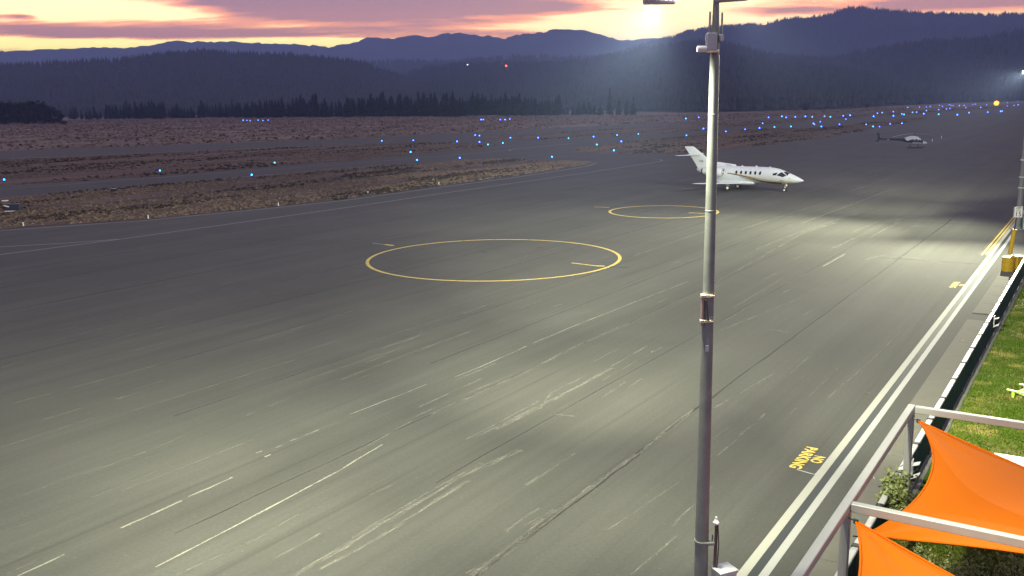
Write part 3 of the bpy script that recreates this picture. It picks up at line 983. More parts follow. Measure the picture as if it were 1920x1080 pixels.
# scrapes, seams and joints in the asphalt, as they lie
SC = [  # (points, width, material)
    ([(0, 763), (120, 731), (243, 699), (330, 676)], .09, 1), ([(253, 730), (306, 714)], .07, 0), ([(144, 895), (183, 881), (334, 823)], .07, 1), ([(335, 822), (362, 813)], .05, 0),
    ([(0, 999), (60, 978)], .06, 0), ([(120, 957), (158, 943)], .06, 0), ([(169, 934), (324, 872)], .05, 0), ([(227, 991), (270, 971), (341, 939)], .065, 2), ([(354, 932), (392, 915), (436, 895)], .055, 2),
    ([(292, 1064), (400, 1007), (510, 950), (640, 880), (717, 834)], .055, 2), ([(33, 1080), (121, 1040)], .055, 2), ([(0, 1062), (74, 1027)], .05, 0), ([(8, 1080), (80, 1046)], .05, 1),
    ([(461, 779), (547, 746)], .06, 0), ([(545, 827), (598, 806)], .055, 2), ([(600, 805), (660, 780)], .04, 0), ([(476, 851), (491, 846)], .07, 2), ([(496, 857), (508, 852)], .07, 2), ([(517, 840), (528, 835)], .07, 2),
    ([(590, 886), (608, 878)], .07, 1), ([(640, 712), (741, 673), (905, 613)], .10, 1), ([(655, 777), (751, 741), (799, 721)], .05, 2), ([(854, 707), (924, 678), (987, 649)], .05, 2),
    ([(999, 644), (1068, 615), (1194, 565), (1290, 528)], .055, 2), ([(671, 846), (770, 790)], .05, 1), ([(808, 777), (895, 738), (987, 697), (1092, 644), (1180, 606)], .16, 0), ([(760, 790), (860, 745), (960, 703)], .08, 0),
    ([(873, 825), (938, 791), (1011, 752)], .12, 0), ([(885, 824), (1001, 765)], .10, 0), ([(1012, 767), (1032, 738), (1097, 705)], .10, 0), ([(1035, 752), (1121, 702), (1213, 649)], .11, 0), ([(930, 805), (1060, 738), (1150, 690)], .22, 0),
    ([(549, 1080), (640, 1028), (700, 992), (857, 897), (977, 844)], .22, 0), ([(600, 1068), (740, 990), (820, 938), (880, 902)], .20, 0), ([(660, 1010), (800, 925), (905, 868)], .12, 0),
    ([(895, 1080), (975, 1014), (1049, 955), (1145, 887), (1200, 848), (1247, 810), (1300, 768)], .13, 1), ([(880, 1078), (960, 1022), (1040, 962)], .26, 0), ([(920, 1060), (1000, 998), (1060, 950)], .16, 0), ([(990, 985), (1040, 956)], .2, 0),
    ([(1040, 777), (1078, 781)], .10, 0), ([(1130, 745), (1172, 716)], .12, 0),
    ([(1344, 528), (1404, 495), (1507, 436), (1570, 417)], .22, 0), ([(1415, 467), (1504, 434), (1615, 397)], .13, 1), ([(1543, 500), (1585, 476)], .10, 2), ([(1552, 470), (1600, 447)], .25, 0), ([(1628, 447), (1670, 423)], .2, 0),
    ([(1676, 415), (1693, 408)], .2, 1), ([(1596, 436), (1648, 415)], .18, 0), ([(1467, 550), (1485, 541)], .10, 1), ([(1552, 747), (1633, 676), (1689, 621)], .08, 0), ([(1338, 765), (1455, 699)], .10, 0),
    ([(1620, 488), (1660, 478)], .35, 0), ([(1443, 618), (1480, 624)], .25, 0), ([(1350, 620), (1500, 560)], .12, 0), ([(1370, 580), (1470, 520)], .14, 0), ([(1620, 735), (1642, 741)], .08, 1), ([(1712, 425), (1730, 424)], .6, 0), ([(1690, 480), (1760, 492)], .4, 0),
    ([(0, 690), (60, 672)], .12, 0), ([(300, 560), (560, 500)], .14, 0), ([(100, 640), (420, 556)], .10, 0), ([(480, 640), (700, 570)], .14, 0), ([(250, 770), (600, 660)], .08, 0), ([(760, 620), (1000, 545)], .10, 0),
    ([(1190, 480), (1330, 430)], .18, 0), ([(1390, 430), (1560, 375)], .25, 0), ([(1370, 330), (1470, 300)], .3, 0), ([(1500, 420), (1680, 352)], .3, 0), ([(1660, 330), (1800, 290)], .4, 0), ([(1590, 360), (1680, 330)], .4, 0),
    ([(330, 1080), (480, 1010), (560, 965)], .08, 0), ([(40, 930), (200, 870)], .06, 0), ([(0, 840), (180, 782)], .07, 0), ([(690, 930), (735, 910)], .07, 1), ([(1130, 1000), (1280, 900)], .05, 0), ([(1180, 1080), (1270, 1005)], .06, 0),
]
bb = [B(), B(), B()]
for pts, w, k in SC:
    P = [G(x, y) for x, y in pts]
    fine = []
    for a, c in zip(P[:-1], P[1:]):
        n = max(2, int((c - a).length / .7))
        fine += [a.lerp(c, i / n) + VD * random.uniform(-.02, .02) for i in range(n)]
    fine.append(P[-1])
    ribbon(bb[0 if k == 0 else (0 if k == 1 else 1)], fine, w * (1.0 if k else .85), .007 + .0004 * (len(bb[0].f) % 5), jit=.45)
# many short faint scuffs that run with the paving
for i in range(170):
    u = random.uniform(14, 95); v = random.uniform(-60, -7.6); L = random.uniform(.5, 5)
    ribbon(bb[0], [W(u + L * q / 4, v + random.uniform(-.03, .03)) for q in range(5)], random.uniform(.03, .12), .0095, jit=.5)
prop(bb[0].done("pavement_scuffs", SCR), kind='stuff')
prop(bb[1].done("pavement_scuffs", SCR_B), kind='stuff')
JT = B()
for v, u0, u1, w in ((-11.62, 25, 90, .07), (-11.5, 5, 25, .06), (-15.6, 20, 120, .04), (-19.4, 14, 70, .04), (-23.4, 30, 130, .05), (-27.2, 20, 60, .04), (-33.4, 24, 110, .05), (-38.6, 30, 140, .06), (-43.0, 40, 150, .05), (-50, 20, 120, .06), (-57, 30, 150, .06), (-62.5, 30, 140, .08)):
    n = 40
    ribbon(JT, [W(u0 + (u1 - u0) * i / n, v + random.uniform(-.03, .03)) for i in range(n + 1)], w, .006, jit=.5)
for u, v0, v1 in ((66.3, -13, -6.8), (87, -16, -7.5)):
    ribbon(JT, [W(u + .2 * i / 10, v0 + (v1 - v0) * i / 10) for i in range(11)], .12, .006, jit=.5)
prop(JT.done("paving_joints", SCR_D), kind='stuff')

# ------------------------------------------------------------------ walk, lawn, patio
def slab(u0, u1, v0, v1):
    b = B(); nrm = 2.6; u = u0
    root = bpy.data.objects.new("concrete_walk", None); C.objects.link(root); root['kind'] = 'structure'
    while u < u1 - .05:
        e = min(u + nrm, u1)
        bb_ = B()
        c = W((u + e) / 2, (v0 + v1) / 2, .02)
        bb_.box((0, 0, 0), (e - u - .02, v1 - v0, .05), bev=.008)
        o = bb_.done("slab", CONC, root)
        o.location = c; o.rotation_euler = (0, 0, UANG)
        u = e


slab(50.9, 72.0, -5.28, -4.02)
slab(8.0, 49.2, -5.30, -4.02)
b = B(); b.box((0, 0, 0), (1, 1, 1))
lawn_pts = [W(21.5, -3.82), W(66, -3.82), W(66, 14), W(21.5, 14)]
poly_mesh("lawn", lawn_pts, .05, LAWN)
poly_mesh("patio", [W(-2, -4.0), W(21.5, -4.0), W(21.5, 14), W(-2, 14)], .03, PATIO)
poly_mesh("patio", [W(21.5, -4.02), W(66, -4.02), W(66, -3.82), W(21.5, -3.82)], .02, PATIO)


def dens_l(x, y):
    u, v = uvs(x, y)
    return np.clip(.55 + (fbm(u / 3, v / 2, 3) - .45) * 3, .15, 1) * np.clip((4 - v) / 4, .05, 1)


gp = scatter_poly([W(21.5, -3.78), W(63, -3.78), W(63, 5), W(21.5, 5)], 70000, .045, 1e9, dens_l)
blades(gp, .055, .05, "lawn_grass", BLADEG, per=2, lean=.9)

# ------------------------------------------------------------------ fence
CAPM = mat("rail_cap_white", (.52, .53, .49), .5, var=.15, vscale=2)
fen = thing("windscreen_fence", "low green windscreen fence with white capped rail along the concrete walk", "fence", W(0, -3.95), UANG)
FP = [34.2 + 2.4 * k for k in range(-10, 14)]
b0 = B(); b0.box((0, 0, .57), (.10, .10, 1.15), bev=.01); b0.box((0, 0, 1.13), (.16, .17, .10), bev=.012)
post0 = b0.done("post", FENCE_B, fen)
c0 = B(); c0.box((0, 0, 0), (2.26, .15, .07), bev=.015)
cap0 = c0.done("rail_cap", CAPM, fen)
s0 = B()
n = 12
for i in range(n):                                                   # slack fabric, slightly bellied
    pass
gv = []; gf = []
for i in range(n + 1):
    for j in range(4):
        x = -1.17 + 2.34 * i / n; z = .12 + .90 * j / 3
        gv.append((x, -.035 + .018 * math.sin(i * 1.9 + j) * math.sin(PI * j / 3) - .012, z))
for i in range(n):
    for j in range(3):
        gf.append((i * 4 + j, (i + 1) * 4 + j, (i + 1) * 4 + j + 1, i * 4 + j + 1))
s0.raw(gv, gf)
scr0 = s0.done("fabric_panel", FENCE_G, fen, smooth=True)
r0 = B(); r0.tube([(-1.2, 0, .13), (1.2, 0, .13)], .02, 6)
rail0 = r0.done("bottom_rail", FENCE_B, fen)
for i, u in enumerate(FP):
    q = post0 if i == 0 else mobj("post", post0.data, fen)
    q.location = (u, 0, 0)
    if i < len(FP) - 1:
        for src, z in ((cap0, 1.12), (scr0, 0), (rail0, 0)):
            q = src if i == 0 else mobj(src.name.split('.')[0], src.data, fen)
            q.location = (u + 1.2, 0, z)
# pale stone kerb under the fence on the lawn side
kb = bpy.data.objects.new("lawn_kerb", None); C.objects.link(kb); kb['kind'] = 'structure'
KM = mat("kerb_stone", (.17, .18, .14), .9, var=.2, vscale=3)
b0 = B(); b0.box((0, 0, 0), (.86, .12, .12), bev=.015)
kerb0 = b0.done("kerb_stone", KM, kb)
u = 24.0; i = 0
while u < 62:
    q = kerb0 if i == 0 else mobj("kerb_stone", kerb0.data, kb)
    q.location = W(u, -3.76 + .012 * math.sin(i * 2.3), .06); q.rotation_euler = (0, 0, UANG + random.uniform(-.012, .012))
    u += .88; i += 1

# white bent plates hung on the fence
for (x, y, lab) in ((1860, 605, 'white bent notice plate hung on the fence beside the gap in the walk'), (1713, 884, 'white bent notice plate on the fence beside the shade frame post')):
    p = G(x, y, .75); uu = p.x * UD.x + p.y * UD.y
    pl = thing("notice_plate", lab, "plate", W(uu, -3.86, .60), UANG, "white plates on the fence")
    b = B(); b.box((0, -.02, .22), (.34, .02, .50), bev=.006); b.done("back_plate", WHT, pl)
    b = B(); b.box((.06, -.12, .36), (.26, .18, .02), Matrix.Rotation(-.35, 3, 'X'), bev=.004); b.done("upper_flap", WHT, pl)
    b = B(); b.box((-.06, -.13, .06), (.30, .22, .02), Matrix.Rotation(-.55, 3, 'X'), bev=.004); b.done("lower_flap", WHT, pl)

# orange survey marks sprayed on the walk
mk = []
for (x, y, s_) in ((1732, 747, 1), (1683, 832, 1), (1690, 900, .8), (1590, 1046, .9), (1806, 640, .8)):
    c = G(x, y)
    mk += [([c - UD * .35 * s_, c + UD * .35 * s_], .05), ([c - UD * .35 * s_ - VD * .12, c - UD * .3 * s_ + VD * .14], .05), ([c + UD * .3 * s_ - VD * .12, c + UD * .3 * s_ + VD * .12], .045)]
prop(mark("survey_paint", ORNG_P, mk, z=.05), kind='structure')

# ------------------------------------------------------------------ shade frame and sails
FU1, FU2, FU3, FV, FZ = 23.62, 17.1, 10.6, -3.62, 3.3
fr = thing("shade_structure", "grey square-tube shade frame carrying two orange sails over the patio", "frame", W(FU2, FV), UANG)
T_ = .17


def fl(u, v, z): return Vector((u - FU2, -(v - FV), z))


b = B(); b.box(fl((FU1 + FU3) / 2, FV, FZ - T_ / 2), (FU1 - FU3 + T_, T_, T_), bev=.012); b.done("long_beam", FRAME, fr)
for fu in (FU1, FU2, FU3):
    b = B(); b.box(fl(fu, FV + T_ / 2 + 2.6 + .002, FZ - T_ / 2 - .003), (T_ - .01, 5.2, T_ - .006), bev=.012); b.done("cross_beam", FRAME, fr)
    b = B(); b.box(fl(fu, FV, (FZ - T_ - .003) / 2), (T_ - .008, T_ - .008, FZ - T_ - .003), bev=.012)
    b.box(fl(fu, FV, .06), (.3, .3, .03)); b.done("post", FRAME, fr)
    b = B(); b.box(fl(fu, FV + 5.1, (FZ - T_ - .006) / 2), (T_ - .008, T_ - .008, FZ - T_ - .006), bev=.012); b.done("post", FRAME, fr)


def sail(lab, u1, u2, zs, sag):
    A, Bc, Cc, D = (W(u1, FV + .22, zs[0]), W(u2, FV + .24, zs[1]), W(u2, 1.35, zs[2]), W(u1, 1.35, zs[3]))
    n = 48

    def curve(p, q, s_, dirn):
        return lambda t_: p.lerp(q, t_) + dirn * s_ * 4 * t_ * (1 - t_)
    cAB, cDC = curve(A, Bc, sag[0], VD), curve(D, Cc, sag[0], -VD)
    cAD, cBC = curve(A, D, sag[1], -UD), curve(Bc, Cc, sag[2], UD)
    vs_ = []
    for i in range(n + 1):
        for j in range(n + 1):
            s_, t_ = i / n, j / n                                   # s along A->B, t along A->D
            p = cAB(s_) * (1 - t_) + cDC(s_) * t_ + cAD(t_) * (1 - s_) + cBC(t_) * s_ - (A * (1 - s_) * (1 - t_) + Bc * s_ * (1 - t_) + D * (1 - s_) * t_ + Cc * s_ * t_)
            for c_, k_ in ((A, 0), (Bc, 1)):
                dd = p - c_; rr_ = dd.length
                an = math.atan2(dd.dot(UD), dd.dot(VD))
                p = p + Vector((0, 0, .022 * math.sin(an * 11 + k_) * math.exp(-((rr_ - .9) / .9) ** 2)))
            vs_.append(p)
    fs = [(i * (n + 1) + j, i * (n + 1) + j + 1, (i + 1) * (n + 1) + j + 1, (i + 1) * (n + 1) + j) for i in range(n) for j in range(n)]
    o = thing("shade_sail", lab, "sail", (A.x, A.y, 0), 0, "orange shade sails")
    off = Vector((A.x, A.y, 0))
    b = B(); b.raw([v - off for v in vs_], fs)
    f_ = b.done("fabric", ORANGE, o, smooth=True)
    for p in f_.data.polygons:
        pass
    hem = B()
    for cv in (cAB, cAD, cBC):
        hem.tube([cv(k / 24) - off + Vector((0, 0, .004)) for k in range(25)], .022, 6)
    hem.done("hem", ORANGE, o, smooth=True)
    for p, q in ((A, W(u1, FV + .08, zs[0] + .04)), (Bc, W(u2, FV + .08, zs[1] - .02)), (Cc, W(u2, FV + 5.03, zs[2] + .02)), (D, W(u1, FV + 5.03, zs[3]))):
        b = B(); b.tube([p - off, q - off], .014, 6); b.lathe([(.0, -.05), (.05, -.04), (.05, .04), (0, .05)], p - off, 8); b.done("shackle", STEEL_D, o)
    return o


sail("large orange shade sail strung between the two grey cross beams", 23.35, 17.42, (3.02, 2.50, 2.95, 1.60), (.72, .10, .28))
sail("nearer orange shade sail below the front cross beam, cut by the frame edge", 16.92, 10.9, (3.02, 2.45, 3.0, 1.40), (.55, .12, .25))

# ------------------------------------------------------------------ shrubs beside the fence


def shrub(p, r, h, lab, n=420, nm="shrub", leaf=.06):
    o = thing(nm, lab, "shrub", (p.x, p.y, .03), 0, "shrubs around the patio")
    vs_, fs = [], []
    st = B()
    tips = []
    for k in range(16):
        a = random.uniform(0, 6.28); rr = r * math.sqrt(random.random()); top = Vector((math.cos(a) * rr, math.sin(a) * rr, h * random.uniform(.6, 1.05) * (1 - .35 * (rr / r) ** 2)))
        st.tube([(top.x * .1, top.y * .1, 0), (top.x * .5, top.y * .5, top.z * .6), top], [.012, .008, .004], 4)
        tips.append(top)
    for k in range(n):
        tp = random.choice(tips); q = random.random() ** .7
        p0 = Vector((tp.x * (.25 + .75 * q), tp.y * (.25 + .75 * q), tp.z * q)) + Vector((random.gauss(0, .09), random.gauss(0, .09), random.gauss(0, .07)))
        d = Vector((random.gauss(0, 1), random.gauss(0, 1), random.gauss(.6, .6))).normalized()
        s_ = d.cross(Vector((random.gauss(0, 1), random.gauss(0, 1), random.gauss(0, 1)))).normalized()
        L = leaf * random.uniform(.8, 1.7)
        i = len(vs_); vs_ += [p0, p0 + d * L * .5 + s_ * L * .28, p0 + d * L, p0 + d * L * .5 - s_ * L * .28]; fs.append((i, i + 1, i + 2, i + 3))
    st.done("stems", TRUNK, o)
    f_ = mobj("foliage", mesh("foliage", vs_, fs, SHRUBM), o); f_['kind'] = 'stuff'
    return o


pz = G(1688, 935, .9)
us_ = pz.x * UD.x + pz.y * UD.y
shrub(W(us_ - .1, -3.70), .62, 1.55, "pale green leafy shrub at the fence behind the front frame post", 4200, leaf=.095)
for (x, y, r, h, lab) in ((1716, 1040, .45, .7, "dark flowering shrub in the gap between the two sails, left one"), (1790, 1062, .5, .7, "pale green rounded shrub showing between the two sails"), (1850, 1072, .6, .8, "dark leafy shrub between the sails near the right edge"), (1905, 1078, .6, .9, "dark leafy shrub at the right end of the gap between the sails")):
    p = G(x, y, .45); shrub(p, r, h, lab, 420, leaf=.08)

# ------------------------------------------------------------------ white table and lime chair on the lawn
p = G(1903, 868, .74)
tb = thing("lawn_table", "white topped table with grey scribbled marks on the lawn behind the large sail", "table", (p.x + .33, p.y - .05, .05), UANG - PI / 2 + .05)
b = B(); b.box((0, 0, .70), (1.7, .75, .05), bev=.01); b.done("table_top", TABLEW, tb)
for sx in (-.7, .7):
    for sy in (-.28, .28):
        b = B(); b.tube([(sx, sy, 0), (sx * .95, sy * .95, .675)], .025, 6); b.done("leg", FRAME, tb)
for k in range(7):
    x0 = -.55 + .16 * k; y0 = random.uniform(-.1, .16)
    b = B(); b.box((x0 + .05, y0, .7265), (.10, .02, .002), Matrix.Rotation(random.uniform(-.5, .5), 3, 'Z')); b.done("printed_stroke", INK, tb)
    b = B(); b.box((x0 + .07, y0 - .05, .7265), (.06, .018, .002), Matrix.Rotation(random.uniform(-1, 1), 3, 'Z')); b.done("printed_stroke", INK, tb)
az_ = .27
tn, tf, fw = G(1892, 731, az_ + .05), G(1907, 719, az_ + .05), G(1892, 731, az_ + .05) - G(1924, 738, az_ + .05)
mid_ = (tn + tf) / 2; fw.z = 0; fw.normalize()
hw = max(.26, abs((tf - tn).dot(Vector((-fw.y, fw.x, 0)))) / 2)
org = mid_ - fw * .52
ch = thing("lounge_chair", "lime green low garden chair on the lawn at the right edge, arms pointing left", "chair", (org.x, org.y, .05), math.atan2(fw.y, fw.x))
for sy in (-hw, hw):
    b = B(); b.box((.02, sy, az_), (1.0, .11, .035), bev=.012); b.done("armrest", LIME, ch)
    b = B(); b.box((.30, sy * .95, az_ / 2), (.09, .05, az_ - .036), bev=.008); b.done("leg", LIME, ch)
    b = B(); b.box((-.40, sy * .95, az_ / 2), (.09, .05, az_ - .036), bev=.008); b.done("leg", LIME, ch)
for k in range(6):
    b = B(); b.box((.22 - .115 * k, 0, .20 - .02 * k), (.10, hw * 1.75, .02), Matrix.Rotation(-.17, 3, 'Y'), bev=.006); b.done("slat", LIME, ch)
for k in range(5):
    b = B(); b.box((-.55, hw * (-.72 + .36 * k), .42), (.022, .10, .66 + .05 * (2 - abs(k - 2))), Matrix.Rotation(-.45, 3, 'Y'), bev=.006); b.done("back_slat", LIME, ch)

# ------------------------------------------------------------------ light poles


def aim(o, frm, to):
    d = Vector(to) - Vector(frm)
    o.rotation_euler = d.to_track_quat('-Z', 'Y').to_euler()


def spot(frm, to, watts, cone, parent_loc):
    l = bpy.data.lights.new("floodlight_beam", 'SPOT'); l.energy = watts; l.color = LAMP_COL
    l.spot_size = math.radians(cone); l.spot_blend = 1.0; l.shadow_soft_size = .12
    o = bpy.data.objects.new("floodlight_beam", l); C.objects.link(o)
    o.location = frm; aim(o, frm, to)
    return o


def flood_head(parent, pos, to_local, w=.46, h=.30):
    d = (Vector(to_local) - Vector(pos)).normalized()
    R = d.to_track_quat('-Z', 'Y').to_matrix()
    b = B()
    b.box(Vector(pos), (w, h, .10), R, bev=.02)
    for k in range(-3, 4):
        b.box(Vector(pos) + R @ Vector((k * w / 7.5, 0, .075)), (.015, h * .85, .06), R)
    hd = b.done("floodlight", HEADM, parent)
    b = B(); b.box(Vector(pos) + R @ Vector((0, 0, -.053)), (w * .86, h * .80, .008), R); b.done("lens", LENS_E, hd)
    b = B(); b.box(Vector(pos) + R @ Vector((-w / 2 - .015, 0, .05)), (.012, .05, .22), R); b.box(Vector(pos) + R @ Vector((w / 2 + .015, 0, .05)), (.012, .05, .22), R); b.done("yoke", STEEL, hd)
    return Vector(pos) + d * .26


def light_pole(lab, base, topz, spots, r0, r1, armrot=0.0):
    o = thing("light_pole", lab, "light pole", base, 0, "floodlight poles along the apron")
    n = 14
    b = B(); b.tube([(0, 0, .12 + (topz - .8) * i / n) for i in range(n + 1)], [r0 + (r1 - r0) * i / n for i in range(n + 1)], 20); b.done("shaft", STEEL, o, smooth=True)
    b = B(); b.lathe([(r0 * 2.6, 0), (r0 * 2.6, .05), (r0 * 1.3, .08), (r0 * 1.15, .25)], n=20); b.done("base_flange", STEEL, o)
    b = B(); b.tube([(0, 0, topz - .68), (0, 0, topz - .2), (0, 0, topz + .25)], [r1 * .95, r1 * .75, r1 * .55], 14); b.done("tenon", STEEL, o, smooth=True)
    ca, sa = math.cos(armrot), math.sin(armrot)
    b = B(); b.box((0, 0, topz + .27), (2.0, .08, .08), Matrix.Rotation(armrot, 3, 'Z'), bev=.01); b.done("crossarm", STEEL, o)
    for off, to, watts, cone, own in spots:
        pos = (off[0] * ca - off[1] * sa, off[0] * sa + off[1] * ca, off[2])
        tl = Vector(to) - Vector(base)
        q = flood_head(o, pos, tl) if own else Vector(pos) + (tl - Vector(pos)).normalized() * .28
        spot(Vector(base) + q, to, watts, cone, base)
    return o


pa = light_pole("tall grey steel floodlight pole rising past the camera in front of the apron", POLE_A, 12.0, SPOTS_A, .124, .066)


def pz_(y):  # height on pole A of photo row y
    r = ray(1336, y); t_ = POLE_A.y / r.y
    return CAMH + r.z * t_


S_A = POLE_A.y * 1.03 / F
# weld bands and a small plate
for y_ in (215, 395):
    zz = pz_(y_); rr = .124 + (.066 - .124) * (zz - .12) / 11.2
    b = B(); b.lathe([(rr * .99, -.012), (rr + .002, -.008), (rr + .002, .008), (rr * .99, .012)], (0, 0, zz), 20); b.done("weld_band", STEEL, pa)
zz = pz_(650)
b = B(); b.box((-.02, -.099, zz), (.05, .006, .10)); b.done("number_plate", mat("box_grey", (.42, .43, .42), .5), pa)
# gear near the top
b = B(); b.box((-.075, -.10, pz_(79)), (.14, .13, .24), bev=.012); b.box((-.13, -.10, pz_(72)), (.05, .07, .08)); b.box((.07, -.05, pz_(72)), (.06, .1, .1), bev=.01); b.done("junction_box", mat("box_grey", (.42, .43, .42), .5), pa)
b = B(); b.box((-.05, -.10, pz_(97)), (.16, .12, .03), bev=.006); b.done("bracket", BRASS, pa)
b = B(); b.lathe([(.0, -.08), (.042, -.08), (.045, .07), (.03, .08), (0, .08)], (-.19, -.10, pz_(92)), 12, Matrix.Rotation(PI / 2, 3, 'Y')); b.done("sensor", WHT, pa, smooth=True)
b = B(); b.tube([(-.085, -.02, pz_(22)), (-.085, -.02, pz_(60)), (-.095, -.05, pz_(68))], .014, 6); b.tube([(.085, -.02, pz_(24)), (.085, -.02, pz_(70))], .014, 6); b.done("conduit", STEEL, pa)
# clamped pipe half way down
zt, zb = pz_(553), pz_(600)
for z in (zt, zb):
    b = B(); b.lathe([(.088, -.022), (.102, -.02), (.102, .02), (.088, .022)], (0, 0, z), 16); b.box((-.085, -.05, z), (.08, .09, .05), bev=.008); b.box((.04, -.10, z), (.06, .03, .02)); b.done("clamp", BRASS, pa)
b = B(); b.tube([(-.095, -.065, zb - .06), (-.095, -.065, zt + .02)], .028, 10); b.done("pipe", PINK, pa, smooth=True)
b = B(); b.tube([(-.055, -.10, zt - .05), (-.035, -.105, (zt + zb) / 2), (-.015, -.11, zb + .02)], .012, 6); b.done("cable", STEEL_D, pa)
# antenna on an outrigger near the bottom
z1 = pz_(1014)
b = B(); b.lathe([(.107, -.02), (.12, -.018), (.12, .018), (.107, .02)], (0, 0, z1), 18); b.box((.09, -.09, z1), (.18, .06, .05), bev=.006); b.box((.15, -.06, z1 + .06), (.02, .02, .14)); b.done("bracket", STEEL, pa)
za, zc_ = pz_(975), pz_(1062)
b = B(); b.tube([(.185, -.10, zc_ - .4), (.20, -.10, za)], .026, 10); b.done("antenna", mat("antenna_brown", (.13, .085, .075), .6, .2), pa, smooth=True)
b = B(); b.lathe([(.045, -.03), (.05, 0), (.035, .02), (.02, .05), (.012, .07), (.02, .085), (0, .10)], (.19, -.10, za + .01), 12); b.done("antenna_cap", WHT, pa, smooth=True)
b = B(); b.tube([(.215, -.13, za - .02), (.232, -.15, za - .35), (.215, -.14, zc_ + .05)], .009, 5); b.done("cable", STEEL_D, pa)
zb2 = pz_(1060)
b = B(); b.box((.33, -.13, zb2 - .2), (.30, .26, .42), Matrix.Rotation(.4, 3, 'Z'), bev=.01)
b.box((.33, -.13, zb2 + .016), (.34, .30, .02), Matrix.Rotation(.4, 3, 'Z'), bev=.006); b.done("equipment_box", mat("box_galv", (.55, .58, .56), .45, .3), pa)

pb = light_pole("second floodlight pole behind the speed sign at the right edge", POLE_B, 12.6, SPOTS_B, .22, .11, .4)
for y in (300, 332, 352):
    z = CAMH + ray(1912, y).z * POLE_B.y / ray(1912, y).y
    b = B(); b.lathe([(.2, -.03), (.235, -.03), (.235, .03), (.2, .03)], (0, 0, z), 14); b.box((.3, 0, z), (.28, .06, .05)); b.done("bracket", WHT, pb)
z = CAMH + ray(1912, 418).z * POLE_B.y / ray(1912, 418).y
b = B(); b.box((.62, -.1, z), (.75, .3, 1.45), bev=.02); b.done("equipment_box", mat("cabinet_green", (.20, .26, .23), .5, .2), pb)
b = B(); b.box((.34, -.28, z - .05), (.08, .05, 1.3)); b.done("conduit", WHT, pb)

# ------------------------------------------------------------------ speed sign and barrels
sp_ = G(1892, 492); spu = sp_.x * UD.x + sp_.y * UD.y
SG = thing("speed_sign", "small white speed limit sign reading 15 on a yellow sleeved post", "sign", (sp_.x, sp_.y, 0), 0)
hs = (499 - 405) / F * sp_.y * 1.02
tilt = .30
b = B(); b.tube([(0, 0, .1), (tilt * .9, 0, hs + .28)], .045, 8); b.done("post", STEEL_D, SG)
b = B(); b.tube([(0, 0, .55), (tilt * .55, 0, hs * .66)], .135, 14); b.done("sleeve", YEL, SG, smooth=True)
b = B(); b.box((tilt * .9, -.06, hs), (.58, .015, .70), bev=.004); pnl = b.done("sign_panel", WHT, SG)
b = B()
for dx, dz, wx, wz in ((0, .325, .52, .018), (0, -.325, .52, .018), (.265, 0, .018, .66), (-.265, 0, .018, .66)):
    b.box((tilt * .9 + dx, -.0695, hs + dz), (wx, .003, wz))
b.done("border", SIGNB, pnl)
RX = Matrix.Rotation(PI / 2, 4, 'X')
flat_text("15", .44, "lettering", SIGNB, pnl, Matrix.Translation((tilt * .9, -.0705, hs - .13)) @ RX, .001)
flat_text("SPEED\nLIMIT", .13, "lettering", SIGNB, pnl, Matrix.Translation((tilt * .9, -.0705, hs + .19)) @ RX, .001)
q = G(1889, 510)
br = thing("barrel", "yellow ribbed barrel in front of the speed sign post on the concrete walk", "barrel", (q.x, q.y, .05), 0)
b = B(); b.lathe([(.33, 0), (.36, .03), (.36, .27), (.38, .29), (.38, .32), (.36, .34), (.36, .58), (.38, .60), (.38, .63), (.36, .65), (.36, .84), (.33, .86)], n=28); b.done("body", YEL, br, smooth=True)
b = B(); b.lathe([(.30, .862), (.38, .862), (.39, .885), (.36, .90), (.0, .90)], n=28); b.done("lid", YEL, br, smooth=True)
q2 = G(1905, 507)
bx = thing("ballast_box", "yellow ballast box beside the ribbed barrel at the sign post", "box", (q2.x + .1, q2.y + .1, .05), .25)
b = B(); b.box((0, 0, .40), (.58, .62, .80), bev=.03); b.done("body", YEL, bx)
b = B(); b.box((0, 0, .835), (.66, .70, .06), bev=.015); b.done("lid", YEL, bx)

# ------------------------------------------------------------------ parked jet
JH = math.atan2(-4.13, 5.16)
jet = thing("business_jet", "white twin engine business jet with gold and dark swoosh, nose to the right", "jet", (27.03, 113.4, 0), JH)
ST = [(8.72, 1.40, .015, .015), (8.62, 1.40, .10, .09), (8.35, 1.42, .24, .22), (7.9, 1.47, .41, .38), (7.3, 1.55, .58, .55), (6.7, 1.64, .73, .70), (6.2, 1.71, .82, .81), (5.7, 1.78, .885, .895), (5.2, 1.82, .93, .95), (4.6, 1.84, .955, .975), (3.8, 1.85, .965, .985), (2, 1.85, .965, .985), (0, 1.85, .965, .985), (-1.2, 1.86, .955, .97), (-2.0, 1.90, .88, .90), (-2.8, 1.99, .73, .75), (-3.6, 2.11, .52, .55), (-4.3, 2.22, .30, .36), (-4.8, 2.28, .14, .2), (-4.95, 2.3, .03, .05)]


def st_at(x):
    xs = [s[0] for s in ST][::-1]
    return [np.interp(x, xs, [s[k] for s in ST][::-1]) for k in (1, 2, 3)]


def surf(x, z, off=.012):               # starboard side of the fuselage
    zc, hw, hh = st_at(x)
    c = max(-1, min(1, (z - zc) / hh)); y = -hw * math.sqrt(max(0, 1 - c * c))
    nrm = Vector((0, y / hw ** 2, (z - zc) / hh ** 2)).normalized()
    return Vector((x, y, z)) + nrm * off


def surf_t(x, th, off=.012):            # th from the crown (0) down the starboard side
    zc, hw, hh = st_at(x)
    return Vector((x, -math.sin(th) * (hw + off), zc + math.cos(th) * (hh + off)))


